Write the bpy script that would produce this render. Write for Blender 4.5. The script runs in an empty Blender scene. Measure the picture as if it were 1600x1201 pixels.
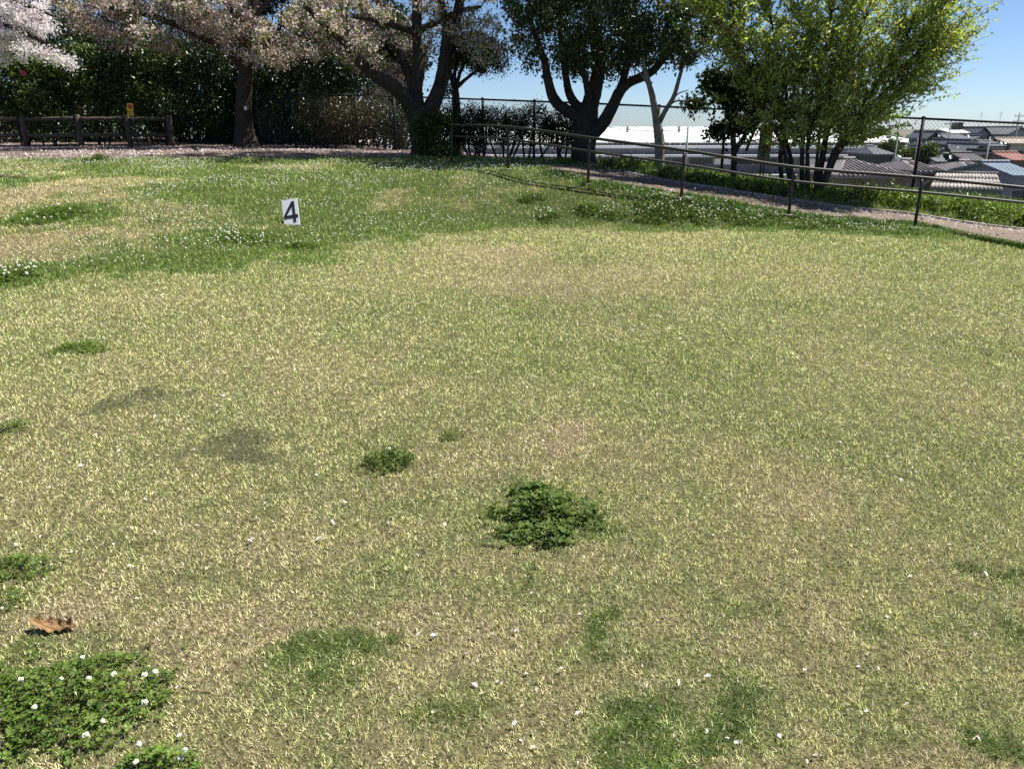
import bpy, math, random
import numpy as np
from mathutils import Vector, Matrix
from mathutils.geometry import tessellate_polygon

# ------------------------------------------------------------------ camera, sky, sun, exposure
sc = bpy.context.scene
R = math.radians
rng = np.random.default_rng(11)
random.seed(7)
F = 1202.0                                   # focal length in photograph pixels (1600 wide)
EYE = 1.5
PITCH = math.atan((600.5 - 200.0) / F)       # horizon at row 200
SP, CP = math.sin(PITCH), math.cos(PITCH)
cam = bpy.data.cameras.new('camera')
cam.sensor_width = 36.0
cam.lens = 36.0 * F / 1600.0
cam.clip_start = 0.05
cam.clip_end = 6000
camo = bpy.data.objects.new('camera', cam)
sc.collection.objects.link(camo)
camo.location = (0, 0, EYE)
camo.rotation_euler = (math.pi / 2 - PITCH, 0, 0)
sc.camera = camo

SUN_AZ, SUN_EL = R(72), R(59)                # to the right of the view, high
SUN = Vector((math.cos(SUN_EL) * math.sin(SUN_AZ), math.cos(SUN_EL) * math.cos(SUN_AZ), math.sin(SUN_EL)))
w = bpy.data.worlds.new('World')
sc.world = w
w.use_nodes = True
nt = w.node_tree
nt.nodes.clear()
sky = nt.nodes.new('ShaderNodeTexSky')
sky.sky_type = 'NISHITA'
sky.sun_disc = False
sky.sun_elevation = SUN_EL
sky.sun_rotation = SUN_AZ
sky.altitude = 1500
sky.air_density = 0.8
sky.dust_density = 1.0
sky.ozone_density = 6.0
bg = nt.nodes.new('ShaderNodeBackground')
bg.inputs['Strength'].default_value = 0.064
wo = nt.nodes.new('ShaderNodeOutputWorld')
nt.links.new(sky.outputs[0], bg.inputs[0])
nt.links.new(bg.outputs[0], wo.inputs[0])
sl = bpy.data.lights.new('sun', 'SUN')
sl.energy = 4.6
sl.angle = R(0.53)
sl.color = (1.0, 0.95, 0.87)
so = bpy.data.objects.new('sun', sl)
sc.collection.objects.link(so)
so.rotation_euler = SUN.to_track_quat('Z', 'Y').to_euler()
so.location = (20, 5, 30)
vs = sc.view_settings
vs.view_transform = 'Standard'
vs.look = 'None'
vs.gamma = 1
vs.exposure = 1.05
vs.use_curve_mapping = False
sc.cycles.max_bounces = 5
sc.cycles.diffuse_bounces = 3
sc.cycles.transparent_max_bounces = 4
sc.cycles.use_denoising = False

# ------------------------------------------------------------------ helpers
def P(px, py, D):
    u = (px - 800.0) / F
    v = (600.5 - py) / F
    t = D / (CP + v * SP)
    return Vector((u * t, D, EYE + t * (v * CP - SP)))

def lin(c):
    return tuple(((x / 12.92) if x <= 0.04045 else ((x + 0.055) / 1.055) ** 2.4) for x in c)

def link(o, parent=None):
    sc.collection.objects.link(o)
    if parent is not None:
        o.parent = parent
    return o

def tag(o, label=None, cat=None, group=None, kind=None):
    if label: o['label'] = label
    if cat: o['category'] = cat
    if group: o['group'] = group
    if kind: o['kind'] = kind
    return o

def thing(name, loc, label, cat, group=None):
    o = bpy.data.objects.new(name, None)
    o.empty_display_size = 0.1
    o.location = loc
    link(o)
    return tag(o, label, cat, group)

def np_mesh(name, V, polys, mat, parent=None, col=None, smooth=False, origin=None, extra=None):
    """polys: int array (n,3) or (n,4), or list of arrays"""
    V = np.asarray(V, dtype=np.float32)
    if origin is not None:
        V = V - np.asarray(origin, dtype=np.float32)
    if not isinstance(polys, list):
        polys = [polys]
    polys = [np.asarray(p, dtype=np.int32) for p in polys if len(p)]
    loops = np.concatenate([p.ravel() for p in polys])
    sizes = np.concatenate([np.full(len(p), p.shape[1], dtype=np.int32) for p in polys])
    starts = np.concatenate([[0], np.cumsum(sizes)[:-1]]).astype(np.int32)
    me = bpy.data.meshes.new(name)
    me.vertices.add(len(V))
    me.vertices.foreach_set('co', V.ravel())
    me.loops.add(len(loops))
    me.loops.foreach_set('vertex_index', loops)
    me.polygons.add(len(starts))
    me.polygons.foreach_set('loop_start', starts)
    if smooth:
        me.polygons.foreach_set('use_smooth', np.ones(len(starts), dtype=bool))
    if col is not None:
        a = me.color_attributes.new('tint', 'FLOAT_COLOR', 'POINT')
        c = np.ones((len(V), 4), dtype=np.float32)
        c[:, :3] = col
        a.data.foreach_set('color', c.ravel())
    if extra:
        for k, arr in extra.items():
            a = me.attributes.new(k, 'FLOAT', 'POINT')
            a.data.foreach_set('value', np.asarray(arr, dtype=np.float32))
    me.update(calc_edges=True)
    if mat is not None:
        me.materials.append(mat)
    o = bpy.data.objects.new(name, me)
    link(o, parent)
    if parent is not None and origin is None:
        o.matrix_parent_inverse = Matrix.Identity(4)
    return o

class MB:
    """collects simple solids, in coordinates relative to org"""
    def __init__(s, org=(0, 0, 0)):
        s.v = []; s.f = []; s.org = Vector(org)
    def add(s, vs, fs):
        b = len(s.v)
        s.v += [Vector(x) - s.org for x in vs]
        s.f += [tuple(i + b for i in f) for f in fs]
        return s
    def box(s, c, size, M=None):
        x, y, z = size[0] / 2, size[1] / 2, size[2] / 2
        pts = [Vector((a * x, b * y, d * z)) for a in (-1, 1) for b in (-1, 1) for d in (-1, 1)]
        if M is not None: pts = [M @ p for p in pts]
        return s.add([Vector(c) + p for p in pts], [(0, 1, 3, 2), (4, 6, 7, 5), (0, 4, 5, 1), (2, 3, 7, 6), (0, 2, 6, 4), (1, 5, 7, 3)])
    def hexa(s, p8):
        # p8: bottom 4 ccw, top 4 ccw
        return s.add(p8, [(3, 2, 1, 0), (4, 5, 6, 7), (0, 1, 5, 4), (1, 2, 6, 5), (2, 3, 7, 6), (3, 0, 4, 7)])
    def tube(s, pts, rad, n=8, cap=True, rough=0.0):
        pts = [Vector(p) for p in pts]
        if not hasattr(rad, '__len__'): rad = [rad] * len(pts)
        vs_, fs = [], []
        up = None
        for i, p in enumerate(pts):
            d = (pts[min(i + 1, len(pts) - 1)] - pts[max(i - 1, 0)])
            if d.length < 1e-9: d = Vector((0, 0, 1))
            d.normalize()
            if up is None:
                up = d.orthogonal().normalized()
            up = (up - d * up.dot(d))
            if up.length < 1e-6: up = d.orthogonal()
            up.normalize()
            side = d.cross(up)
            for k in range(n):
                a = 2 * math.pi * k / n
                r = rad[i] * (1 + (random.uniform(-rough, rough) if rough else 0))
                vs_.append(p + (up * math.cos(a) + side * math.sin(a)) * r)
        for i in range(len(pts) - 1):
            for k in range(n):
                fs.append((i * n + k, i * n + (k + 1) % n, (i + 1) * n + (k + 1) % n, (i + 1) * n + k))
        if cap:
            fs.append(tuple(reversed(range(n))))
            fs.append(tuple((len(pts) - 1) * n + k for k in range(n)))
        return s.add(vs_, fs)
    def obj(s, name, mat, parent=None, smooth=False, bevel=0):
        me = bpy.data.meshes.new(name)
        me.from_pydata([tuple(v) for v in s.v], [], s.f)
        me.materials.append(mat)
        if smooth:
            me.polygons.foreach_set('use_smooth', np.ones(len(me.polygons), dtype=bool))
        me.update()
        o = bpy.data.objects.new(name, me)
        link(o, parent)
        if parent is None: o.location = s.org
        if bevel:
            b = o.modifiers.new('bevel', 'BEVEL'); b.width = bevel; b.segments = 2; b.limit_method = 'ANGLE'
        return o

# ------------------------------------------------------------------ materials
def new_mat(name):
    m = bpy.data.materials.new(name)
    m.use_nodes = True
    t = m.node_tree
    t.nodes.clear()
    out = t.nodes.new('ShaderNodeOutputMaterial')
    return m, t, out

def mat_plain(name, col, rough=0.8, var=0.25, scale=8.0, bump=0.0, metallic=0.0, spec=0.3, col2=None, bscale=None):
    m, t, out = new_mat(name)
    p = t.nodes.new('ShaderNodeBsdfPrincipled')
    p.inputs['Roughness'].default_value = rough
    p.inputs['Metallic'].default_value = metallic
    p.inputs['Specular IOR Level'].default_value = spec
    tc = t.nodes.new('ShaderNodeNewGeometry')
    n = t.nodes.new('ShaderNodeTexNoise')
    n.inputs['Scale'].default_value = scale
    n.inputs['Detail'].default_value = 6
    n.inputs['Roughness'].default_value = 0.65
    t.links.new(tc.outputs['Position'], n.inputs['Vector'])
    r = t.nodes.new('ShaderNodeValToRGB')
    c2 = col2 or tuple(c * (1 - var) for c in col)
    c1 = col if col2 else tuple(min(1, c * (1 + var)) for c in col)
    r.color_ramp.elements[0].position = 0.32
    r.color_ramp.elements[1].position = 0.68
    r.color_ramp.elements[0].color = (*c2, 1)
    r.color_ramp.elements[1].color = (*c1, 1)
    t.links.new(n.outputs['Fac'], r.inputs['Fac'])
    t.links.new(r.outputs['Color'], p.inputs['Base Color'])
    if bump:
        n2 = t.nodes.new('ShaderNodeTexNoise')
        n2.inputs['Scale'].default_value = bscale or scale * 3
        n2.inputs['Detail'].default_value = 5
        t.links.new(tc.outputs['Position'], n2.inputs['Vector'])
        b = t.nodes.new('ShaderNodeBump')
        b.inputs['Strength'].default_value = bump
        b.inputs['Distance'].default_value = 0.02
        t.links.new(n2.outputs['Fac'], b.inputs['Height'])
        t.links.new(b.outputs['Normal'], p.inputs['Normal'])
    t.links.new(p.outputs[0], out.inputs[0])
    return m

def mat_tint(name, transl=0.3, rough=0.5, spec=0.3, tboost=(1.2, 1.25, 0.7)):
    """leaf or blade surface, its own colour read from the tint attribute"""
    m, t, out = new_mat(name)
    a = t.nodes.new('ShaderNodeAttribute')
    a.attribute_name = 'tint'
    p = t.nodes.new('ShaderNodeBsdfPrincipled')
    p.inputs['Roughness'].default_value = rough
    p.inputs['Specular IOR Level'].default_value = spec
    t.links.new(a.outputs['Color'], p.inputs['Base Color'])
    tr = t.nodes.new('ShaderNodeBsdfTranslucent')
    mx = t.nodes.new('ShaderNodeMix')
    mx.data_type = 'RGBA'
    mx.blend_type = 'MULTIPLY'
    mx.inputs['Factor'].default_value = 1.0
    mx.inputs['B'].default_value = (*tboost, 1)
    t.links.new(a.outputs['Color'], mx.inputs['A'])
    t.links.new(mx.outputs['Result'], tr.inputs['Color'])
    ms = t.nodes.new('ShaderNodeMixShader')
    ms.inputs[0].default_value = transl
    t.links.new(p.outputs[0], ms.inputs[1])
    t.links.new(tr.outputs[0], ms.inputs[2])
    t.links.new(ms.outputs[0], out.inputs[0])
    return m

M = {}
M['grass'] = mat_tint('grass_blade', 0.25, 0.55, 0.25)
M['leaf_fresh'] = mat_tint('fresh_leaf', 0.5, 0.42, 0.3, (1.25, 1.3, 0.6))
M['leaf'] = mat_tint('leaf', 0.30, 0.42, 0.35, (1.3, 1.4, 0.6))
M['leaf_dark'] = mat_tint('evergreen_leaf', 0.14, 0.36, 0.45, (1.2, 1.4, 0.5))
M['blossom'] = mat_tint('blossom', 0.48, 0.7, 0.1, (1.0, 0.97, 0.97))
M['petal'] = mat_tint('petal', 0.2, 0.6, 0.2, (1, 1, 1))
M['bark_cherry'] = mat_plain('bark_cherry', (0.045, 0.034, 0.028), 0.9, 0.5, 9, 0.9, bscale=30)
M['bark_grey'] = mat_plain('bark_grey', (0.20, 0.17, 0.14), 0.9, 0.45, 7, 0.8, bscale=26)
M['bark_dark'] = mat_plain('bark_dark', (0.038, 0.032, 0.027), 0.9, 0.4, 8, 0.8, bscale=28)
M['rail'] = mat_plain('rail_paint_brown', (0.036, 0.030, 0.023), 0.5, 0.25, 5, 0.1, spec=0.35)
M['fence_black'] = mat_plain('fence_black', (0.014, 0.014, 0.016), 0.6, 0.3, 5, spec=0.2)
M['wire'] = mat_plain('wire_grey', (0.035, 0.035, 0.04), 0.5, 0.2, 5, spec=0.3)
M['log'] = mat_plain('log_concrete', (0.08, 0.063, 0.05), 0.9, 0.5, 10, 0.7)
M['concrete'] = mat_plain('concrete', (0.36, 0.35, 0.33), 0.9, 0.2, 6, 0.3)
M['white_board'] = mat_plain('white_board', (0.80, 0.80, 0.80), 0.55, 0.04, 10)
M['black_paint'] = mat_plain('black_paint', (0.022, 0.022, 0.026), 0.5, 0.2, 20)
M['metal_dark'] = mat_plain('metal_dark', (0.05, 0.05, 0.05), 0.5, 0.2, 10)
M['sign_grey'] = mat_plain('sign_grey_board', (0.17, 0.165, 0.14), 0.8, 0.3, 9, 0.2)
M['sign_text'] = mat_plain('sign_text', (0.03, 0.03, 0.03), 0.8, 0.2, 9)
M['moss'] = mat_plain('moss', (0.14, 0.15, 0.03), 0.95, 0.4, 30)
M['yellow'] = mat_plain('yellow_paint', (0.72, 0.50, 0.03), 0.6, 0.15, 20)
M['red'] = mat_plain('red_paint', (0.55, 0.06, 0.03), 0.6, 0.2, 20)
M['dead_leaf'] = mat_plain('dead_leaf', (0.36, 0.22, 0.10), 0.8, 0.35, 70, 0.6, bscale=180, col2=(0.17, 0.10, 0.045))
M['path'] = mat_plain('path_paving', (0.20, 0.155, 0.112), 0.92, 0.35, 2.2, 0.6, bscale=60, col2=(0.115, 0.09, 0.072))
M['edging'] = mat_plain('path_edging', (0.28, 0.25, 0.22), 0.9, 0.3, 9, 0.3)
M['dirt'] = mat_plain('petal_dirt', (0.36, 0.25, 0.22), 0.95, 0.5, 1.6, 0.6, bscale=14, col2=(0.15, 0.10, 0.08))
M['factory_roof'] = mat_plain('factory_roof', (0.80, 0.80, 0.78), 0.6, 0.05, 0.3)
M['factory_wall'] = mat_plain('factory_wall', (0.13, 0.135, 0.155), 0.7, 0.2, 0.4)
M['factory_white'] = mat_plain('factory_trim', (0.78, 0.78, 0.78), 0.6, 0.05, 0.5)
M['glass'] = mat_plain('window_glass', (0.03, 0.04, 0.05), 0.12, 0.2, 1, spec=0.6)
M['frame'] = mat_plain('window_frame', (0.30, 0.30, 0.30), 0.5, 0.1, 3)
M['asphalt'] = mat_plain('asphalt', (0.06, 0.06, 0.06), 0.9, 0.2, 1)

# ------------------------------------------------------------------ noise and terrain (numpy)
def make_noise(seed):
    r = np.random.default_rng(seed)
    tab = r.random((256, 256))
    def f(x, y, scale=1.0, octaves=4, gain=0.55):
        x = np.asarray(x, dtype=np.float64); y = np.asarray(y, dtype=np.float64)
        out = np.zeros(np.broadcast(x, y).shape); amp = 1.0; tot = 0.0; s = 1.0 / scale
        for o in range(octaves):
            X = x * s + 37.1 * o; Y = y * s + 91.7 * o
            i = np.floor(X).astype(int); j = np.floor(Y).astype(int)
            u = X - i; v = Y - j
            u = u * u * (3 - 2 * u); v = v * v * (3 - 2 * v)
            a = tab[i % 256, j % 256]; b = tab[(i + 1) % 256, j % 256]
            c = tab[i % 256, (j + 1) % 256]; d = tab[(i + 1) % 256, (j + 1) % 256]
            out += amp * ((a * (1 - u) + b * u) * (1 - v) + (c * (1 - u) + d * u) * v)
            tot += amp; amp *= gain; s *= 2
        return out / tot
    return f
N1, N2, N3, N4 = make_noise(1), make_noise(2), make_noise(3), make_noise(4)

STATIONS = [
 (-40, [(6, 0), (10, .3), (18, .86), (25, .97), (40, 1.2), (60, 0.5), (90, -5)]),
 (-8,  [(7.0, 0), (9.2, .25), (13, .62), (18, .86), (25, .97), (34, 1.1), (45, .5), (65, -5)]),
 (-5.2, [(7.7, 0), (9.6, .22), (13, .62), (18, .86), (25, .97), (31, 1.0), (40, 0), (55, -5)]),
 (-3.95, [(8.6, 0), (10.3, .2), (13, .58), (18, .86), (24, .95), (27, .8), (34, -1), (48, -5)]),
 (-2.5, [(10.2, 0), (12, .3), (15, .68), (18, .86), (22, .92), (24, .75), (30, -1.5), (42, -5)]),
 (-1.2, [(11.6, 0), (13, .30), (15, .68), (16.6, .81), (18, .86), (21.5, .88), (23, .6), (30, -2.5), (40, -5)]),
 (0,   [(12.4, 0), (13.5, .40), (15, .79), (16, .80), (20.5, .80), (22, .5), (30, -3), (40, -5)]),
 (1.3, [(12.4, 0), (13.2, .42), (13.7, .63), (15, .66), (16.5, .70), (19.8, .75), (21, .4), (30, -3), (40, -5)]),
 (2.83, [(12.3, 0), (13.2, .455), (15, .46), (16, .62), (18.9, .68), (20, .3), (30, -3.5), (40, -5)]),
 (4.55, [(12.2, 0), (12.8, .17), (14.3, .19), (15.2, .40), (18.2, .45), (19.5, .0), (28, -3.5), (38, -5)]),
 (6.4, [(11.6, 0), (12.5, 0), (14.1, 0), (15.1, .22), (17.4, .28), (18.8, -.2), (28, -3.5), (38, -5)]),
 (8.0, [(10.2, 0), (11.5, -.12), (12.2, -.17), (13.9, -.17), (15.0, .08), (16.9, .13), (18.3, -.4), (28, -3.7), (38, -5)]),
 (10,  [(9.4, 0), (11, -.2), (12, -.3), (13.7, -.3), (15, -.02), (16.3, .02), (18, -.5), (28, -4), (38, -5)]),
 (16,  [(9, 0), (12, -.7), (16, -.5), (18, -1.0), (28, -4.2), (38, -5)]),
 (40,  [(9, 0), (12, -1.2), (16, -1.4), (28, -4.5), (38, -5)]),
]
GX0, GX1, GY0, GY1, GS = -44.0, 44.0, -8.0, 100.0, 0.2
gx = np.arange(GX0, GX1 + .01, GS); gy = np.arange(GY0, GY1 + .01, GS)
cols = []
for xs, pr in STATIONS:
    pr = [(-9, 0)] + pr + [(101, -5)]
    cols.append(np.interp(gy, [a for a, b in pr], [b for a, b in pr]))
cols = np.array(cols)
sx = np.array([s[0] for s in STATIONS])
HG = np.empty((len(gx), len(gy)))
for j in range(len(gy)):
    HG[:, j] = np.interp(gx, sx, cols[:, j])
def blur(A, n):
    k = 2 * n + 1
    for ax in (0, 1):
        pad = [(0, 0), (0, 0)]; pad[ax] = (n + 1, n)
        B = np.cumsum(np.pad(A, pad, mode='edge'), axis=ax)
        A = (np.take(B, range(k, B.shape[ax]), axis=ax) - np.take(B, range(0, B.shape[ax] - k), axis=ax)) / k
    return A
HG = blur(blur(HG, 1), 1)
HG += (N1(gx[:, None], gy[None, :], 1.3, 3) - .5) * 0.05 * np.clip((HG[:, :] - .02) * 6, 0.25, 1)

def H(x, y):
    x = np.asarray(x, dtype=np.float64); y = np.asarray(y, dtype=np.float64)
    fx = np.clip((x - GX0) / GS, 0, len(gx) - 1.001); fy = np.clip((y - GY0) / GS, 0, len(gy) - 1.001)
    i = fx.astype(int); j = fy.astype(int); u = fx - i; v = fy - j
    return (HG[i, j] * (1 - u) * (1 - v) + HG[i + 1, j] * u * (1 - v) + HG[i, j + 1] * (1 - u) * v + HG[i + 1, j + 1] * u * v)

def G(px, py):
    """the point of the terrain seen at this place of the photograph"""
    u = (px - 800.0) / F; v = (600.5 - py) / F
    d = np.array([u, CP + v * SP, v * CP - SP])
    t = np.linspace(1.2, 45, 6000)
    p = d[None, :] * t[:, None]; p[:, 2] += EYE
    below = p[:, 2] <= H(p[:, 0], p[:, 1])
    k = int(np.argmax(below)) if below.any() else len(t) - 1
    q = p[k]
    return Vector((q[0], q[1], float(H(q[0], q[1]))))

def hz(x, y):
    return float(H(x, y))

# ------------------------------------------------------------------ where the lawn is green and where it is dry
BX = [-12, -5.2, -3.95, -2.55, -1.2, 0, 2.1, 4.7, 6.5, 7.2, 9, 20]
BY = [6.4, 7.7, 8.6, 10.2, 11.5, 12.2, 12.2, 11.9, 11.0, 10.2, 9.6, 9]
def px_blob(px, py, hw, hh):
    c = G(px, py); a = G(px, py - hh); b = G(px, py + hh)
    t = c.y / (CP + (600.5 - py) / F * SP)
    return (c.x, c.y, hw / F * t, max(0.04, abs(a.y - b.y) / 2))
GREEN = [px_blob(*b[:4]) + (b[4],) for b in [
 (960, 1005, 50, 24, .9), (1100, 1095, 105, 75, .9), (1270, 1110, 70, 40, .85), (1430, 1015, 16, 12, .9), (1520, 875, 30, 14, .8), (1590, 895, 26, 16, .8),
 (1590, 1000, 30, 24, .9), (500, 1030, 55, 24, .6), (340, 925, 42, 14, .5), (1570, 1175, 70, 45, 1.0), (1080, 1165, 130, 40, .8), (640, 1120, 80, 40, .3),
 (790, 915, 30, 14, .4), (100, 1090, 190, 95, .35), (850, 810, 110, 56, .3), (430, 1080, 60, 50, .35), (1190, 965, 70, 24, .3), (1400, 1090, 60, 50, .35),
 (20, 437, 60, 22, .7), (90, 338, 75, 22, .5), (240, 415, 130, 14, .6), (400, 385, 120, 22, .5), (560, 360, 100, 16, .5), (330, 400, 200, 18, .35), (700, 340, 90, 18, .3), (470, 300, 160, 30, .35), (620, 280, 70, 22, .3), (40, 285, 50, 8, .4),
 (1035, 335, 90, 30, .8), (1160, 345, 110, 18, .7), (1290, 355, 100, 14, .6), (1420, 362, 80, 10, .6), (920, 330, 40, 14, .6), (855, 342, 32, 12, .6), (830, 312, 40, 10, .4), (1010, 300, 50, 12, .5), (950, 345, 120, 12, .4),
 (830, 265, 60, 8, .4), (600, 250, 200, 5, .2)]]
DRY = [px_blob(*b[:4]) + (b[4],) for b in [
 (70, 305, 110, 30, 1.3), (110, 385, 130, 28, 1.2), (30, 370, 70, 30, 1.0), (230, 325, 60, 18, .9), (250, 360, 60, 12, .7), (610, 312, 32, 20, 1.2), (450, 262, 60, 5, .5), (760, 398, 110, 18, .6), (880, 440, 190, 28, .45), (860, 680, 60, 22, 1.4),
 (210, 965, 140, 50, .8), (330, 1010, 120, 60, .5), (900, 870, 110, 40, .6), (760, 880, 120, 30, .4), (1350, 960, 120, 40, .4), (620, 560, 160, 40, .2), (1250, 760, 130, 60, .3), (1330, 1000, 30, 30, .5), (1445, 1120, 24, 60, .8), (1010, 1050, 60, 30, .6), (700, 1000, 150, 50, .4), (480, 850, 160, 40, .4), (780, 440, 60, 14, .5), (940, 310, 40, 10, .4), (20, 270, 80, 8, .5)]]
PALE = [px_blob(*b[:4]) + (b[4],) for b in [(860, 682, 52, 18, 2.2), (200, 960, 110, 36, .6), (620, 312, 24, 14, .7), (740, 398, 70, 10, .8), (60, 300, 70, 16, .6), (100, 385, 90, 18, .6), (980, 1050, 60, 26, .5), (1440, 1120, 22, 50, .7), (900, 868, 80, 22, .5), (480, 850, 80, 20, .4), (1300, 770, 90, 24, .35), (1130, 640, 80, 20, .3)]]
DULL = [px_blob(*b[:4]) + (b[4],) for b in [(208, 627, 58, 17, 1.0), (370, 702, 66, 27, .9), (160, 632, 20, 12, .6), (870, 430, 150, 30, .14), (1060, 1095, 60, 40, .5), (1380, 520, 120, 30, .1), (900, 470, 200, 30, .08)]]
def blob_sum(L, x, y, soft=1.0):
    s = np.zeros(np.shape(x))
    sc_w = np.clip(y / 5., .7, 3.)
    wx = x + (N2(x, y, .35, 4) - .5) * .40 * sc_w; wy = y + (N3(x, y, .35, 4) - .5) * .50 * sc_w
    wx = wx + (N4(x, y, .10, 3) - .5) * .26; wy = wy + (N1(x, y, .10, 3) - .5) * .26
    for cx, cy, a, b, k in L:
        q = ((wx - cx) / a) ** 2 + ((wy - cy) / b) ** 2
        s += k * np.clip(1.6 - q, 0, 1)
    return s * np.clip(.25 + 2.6 * (N4(x + 9, y + 4, .34, 4) - .26), .1, 1.35)
def mound(x, y):
    return np.clip((y - np.interp(x, BX, BY) + .1) / .55, 0, 1)
def greenness(x, y):
    m = mound(x, y)
    near = np.clip((3.4 - y) / 1.4, 0, 1)
    g = .36 + .42 * m + .06 * near + .17 * np.clip((y - 3.0) / 2.0, 0, 1) + (.62 + .55 * m) * (N1(x, y, .85, 4) - .5) + .75 * (N3(x, y, .16, 3) - .5) * (.55 + .6 * near) + .4 * (N4(x, y, 2.6, 2) - .5)
    t_ = y - np.interp(x, BX, BY)
    g += .55 * np.clip(1 - np.abs(t_ - .35 + (N2(x, y, .7, 3) - .5) * .7) / .45, 0, 1) * np.clip((1.5 - x) / 1.5, 0, 1)
    g += 1.35 * blob_sum(GREEN, x, y) - .75 * blob_sum(DRY, x, y)
    return np.clip(g, 0, 1)
def dullness(x, y):
    return np.clip(1.3 * blob_sum(DULL, x, y), 0, 1)
# the earth under the trees
DFX = [-40, -13.0, -8, -5, -3, -1.6, -.6, .2]
DFY = [17.6, 17.6, 17.9, 18.1, 18.2, 18.3, 18.9, 19.3]
def soil(x, y):
    edge = np.interp(x, DFX, DFY) + (N2(x, y, .6, 4) - .5) * 1.1
    return np.clip((y - edge) / .35, 0, 1) * (x < 1.5 + 0 * y)

# ------------------------------------------------------------------ ground sheet
def spaced(lo, hi, step, far_lo, far_hi, grow=1.22):
    a = list(np.arange(lo, hi + step / 2, step))
    s = step
    while a[-1] < far_hi: s *= grow; a.append(a[-1] + s)
    s = step; b = []
    x = lo
    while x > far_lo: s *= grow; x -= s; b.append(x)
    return np.array(b[::-1] + a)
X_ = spaced(-14, 12, .12, -2500, 2500); Y_ = spaced(1.0, 26, .12, -60, 4000)
XX, YY = np.meshgrid(X_, Y_, indexing='ij')
ZZ = H(XX, YY)
nx, ny = XX.shape
idx = np.arange(nx * ny).reshape(nx, ny)
quads = np.stack([idx[:-1, :-1], idx[1:, :-1], idx[1:, 1:], idx[:-1, 1:]], -1).reshape(-1, 4)
xf, yf = XX.ravel(), YY.ravel()
def ground_mat():
    m, t, out = new_mat('ground_turf')
    p = t.nodes.new('ShaderNodeBsdfPrincipled')
    p.inputs['Roughness'].default_value = 0.95
    p.inputs['Specular IOR Level'].default_value = 0.1
    geo = t.nodes.new('ShaderNodeNewGeometry')
    def noise(scale, det=5):
        n = t.nodes.new('ShaderNodeTexNoise'); n.inputs['Scale'].default_value = scale; n.inputs['Detail'].default_value = det
        n.inputs['Roughness'].default_value = .7
        t.links.new(geo.outputs['Position'], n.inputs['Vector']); return n
    def ramp(src, c0, c1, p0=.35, p1=.65):
        r = t.nodes.new('ShaderNodeValToRGB')
        r.color_ramp.elements[0].color = (*c0, 1); r.color_ramp.elements[1].color = (*c1, 1)
        r.color_ramp.elements[0].position = p0; r.color_ramp.elements[1].position = p1
        t.links.new(src, r.inputs['Fac']); return r
    def attr(nm):
        a = t.nodes.new('ShaderNodeAttribute'); a.attribute_name = nm; return a.outputs['Fac']
    def mix(fac, a, b):
        x = t.nodes.new('ShaderNodeMix'); x.data_type = 'RGBA'
        t.links.new(fac, x.inputs['Factor']); t.links.new(a, x.inputs['A']); t.links.new(b, x.inputs['B']); return x.outputs['Result']
    nf = noise(55); nm_ = noise(7); nb = noise(.5)
    dry = ramp(nf.outputs['Fac'], (.035, .029, .016), (.23, .195, .105), .36, .68)
    grn = ramp(nf.outputs['Fac'], (.016, .024, .008), (.08, .11, .03))
    soilc = ramp(nm_.outputs['Fac'], (.06, .044, .034), (.22, .165, .135))
    town = ramp(nb.outputs['Fac'], (.10, .11, .07), (.22, .21, .19))
    c = mix(attr('green'), dry.outputs['Color'], grn.outputs['Color'])
    c = mix(attr('soil'), c, soilc.outputs['Color'])
    c = mix(attr('town'), c, town.outputs['Color'])
    t.links.new(c, p.inputs['Base Color'])
    b = t.nodes.new('ShaderNodeBump'); b.inputs['Strength'].default_value = .8; b.inputs['Distance'].default_value = .015
    t.links.new(nf.outputs['Fac'], b.inputs['Height']); t.links.new(b.outputs['Normal'], p.inputs['Normal'])
    t.links.new(p.outputs[0], out.inputs[0])
    return m
gobj = np_mesh('ground', np.stack([xf, yf, ZZ.ravel()], 1), quads, ground_mat(), smooth=True,
        extra={'green': greenness(xf, yf) * .9, 'soil': np.clip(soil(xf, yf), 0, 1), 'town': np.clip((-ZZ.ravel() - 2.5) / 1.5, 0, 1)})
tag(gobj, kind='structure')

# ------------------------------------------------------------------ paved path down the slope
near_px = [(842, 263), (880, 272), (920, 283), (1000, 294), (1065, 304), (1150, 318), (1235, 333), (1330, 343), (1430, 351), (1515, 372), (1600, 388), (1680, 404)]
far_px = [(842, 258), (880, 258), (920, 262), (1000, 277), (1065, 288), (1150, 301), (1235, 314), (1330, 327), (1430, 337), (1515, 351), (1600, 361), (1680, 370)]
def resample(pts, n):
    pts = np.array([tuple(p) for p in pts]); d = np.concatenate([[0], np.cumsum(np.linalg.norm(np.diff(pts[:, :2], axis=0), axis=1))])
    s = np.linspace(0, d[-1], n); return np.stack([np.interp(s, d, pts[:, k]) for k in range(3)], 1)
NP_ = 90
pn = resample([G(*p) for p in near_px], NP_); pf = resample([G(*p) for p in far_px], NP_)
mw = 9
pv = []
for i in range(NP_):
    for k in range(mw):
        q = pn[i] * (1 - k / (mw - 1)) + pf[i] * (k / (mw - 1))
        j = (N2(q[0] * 3, q[1] * 3 + 5, .5, 3) - .5) * (.22 if k in (0, mw - 1) else 0)
        pv.append((q[0], q[1] + j, hz(q[0], q[1] + j) + .022))
pv = np.array(pv); ii = np.arange(NP_ * mw).reshape(NP_, mw)
path = np_mesh('path', pv, np.stack([ii[:-1, :-1], ii[1:, :-1], ii[1:, 1:], ii[:-1, 1:]], -1).reshape(-1, 4), M['path'], smooth=True)
tag(path, kind='structure')
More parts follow.
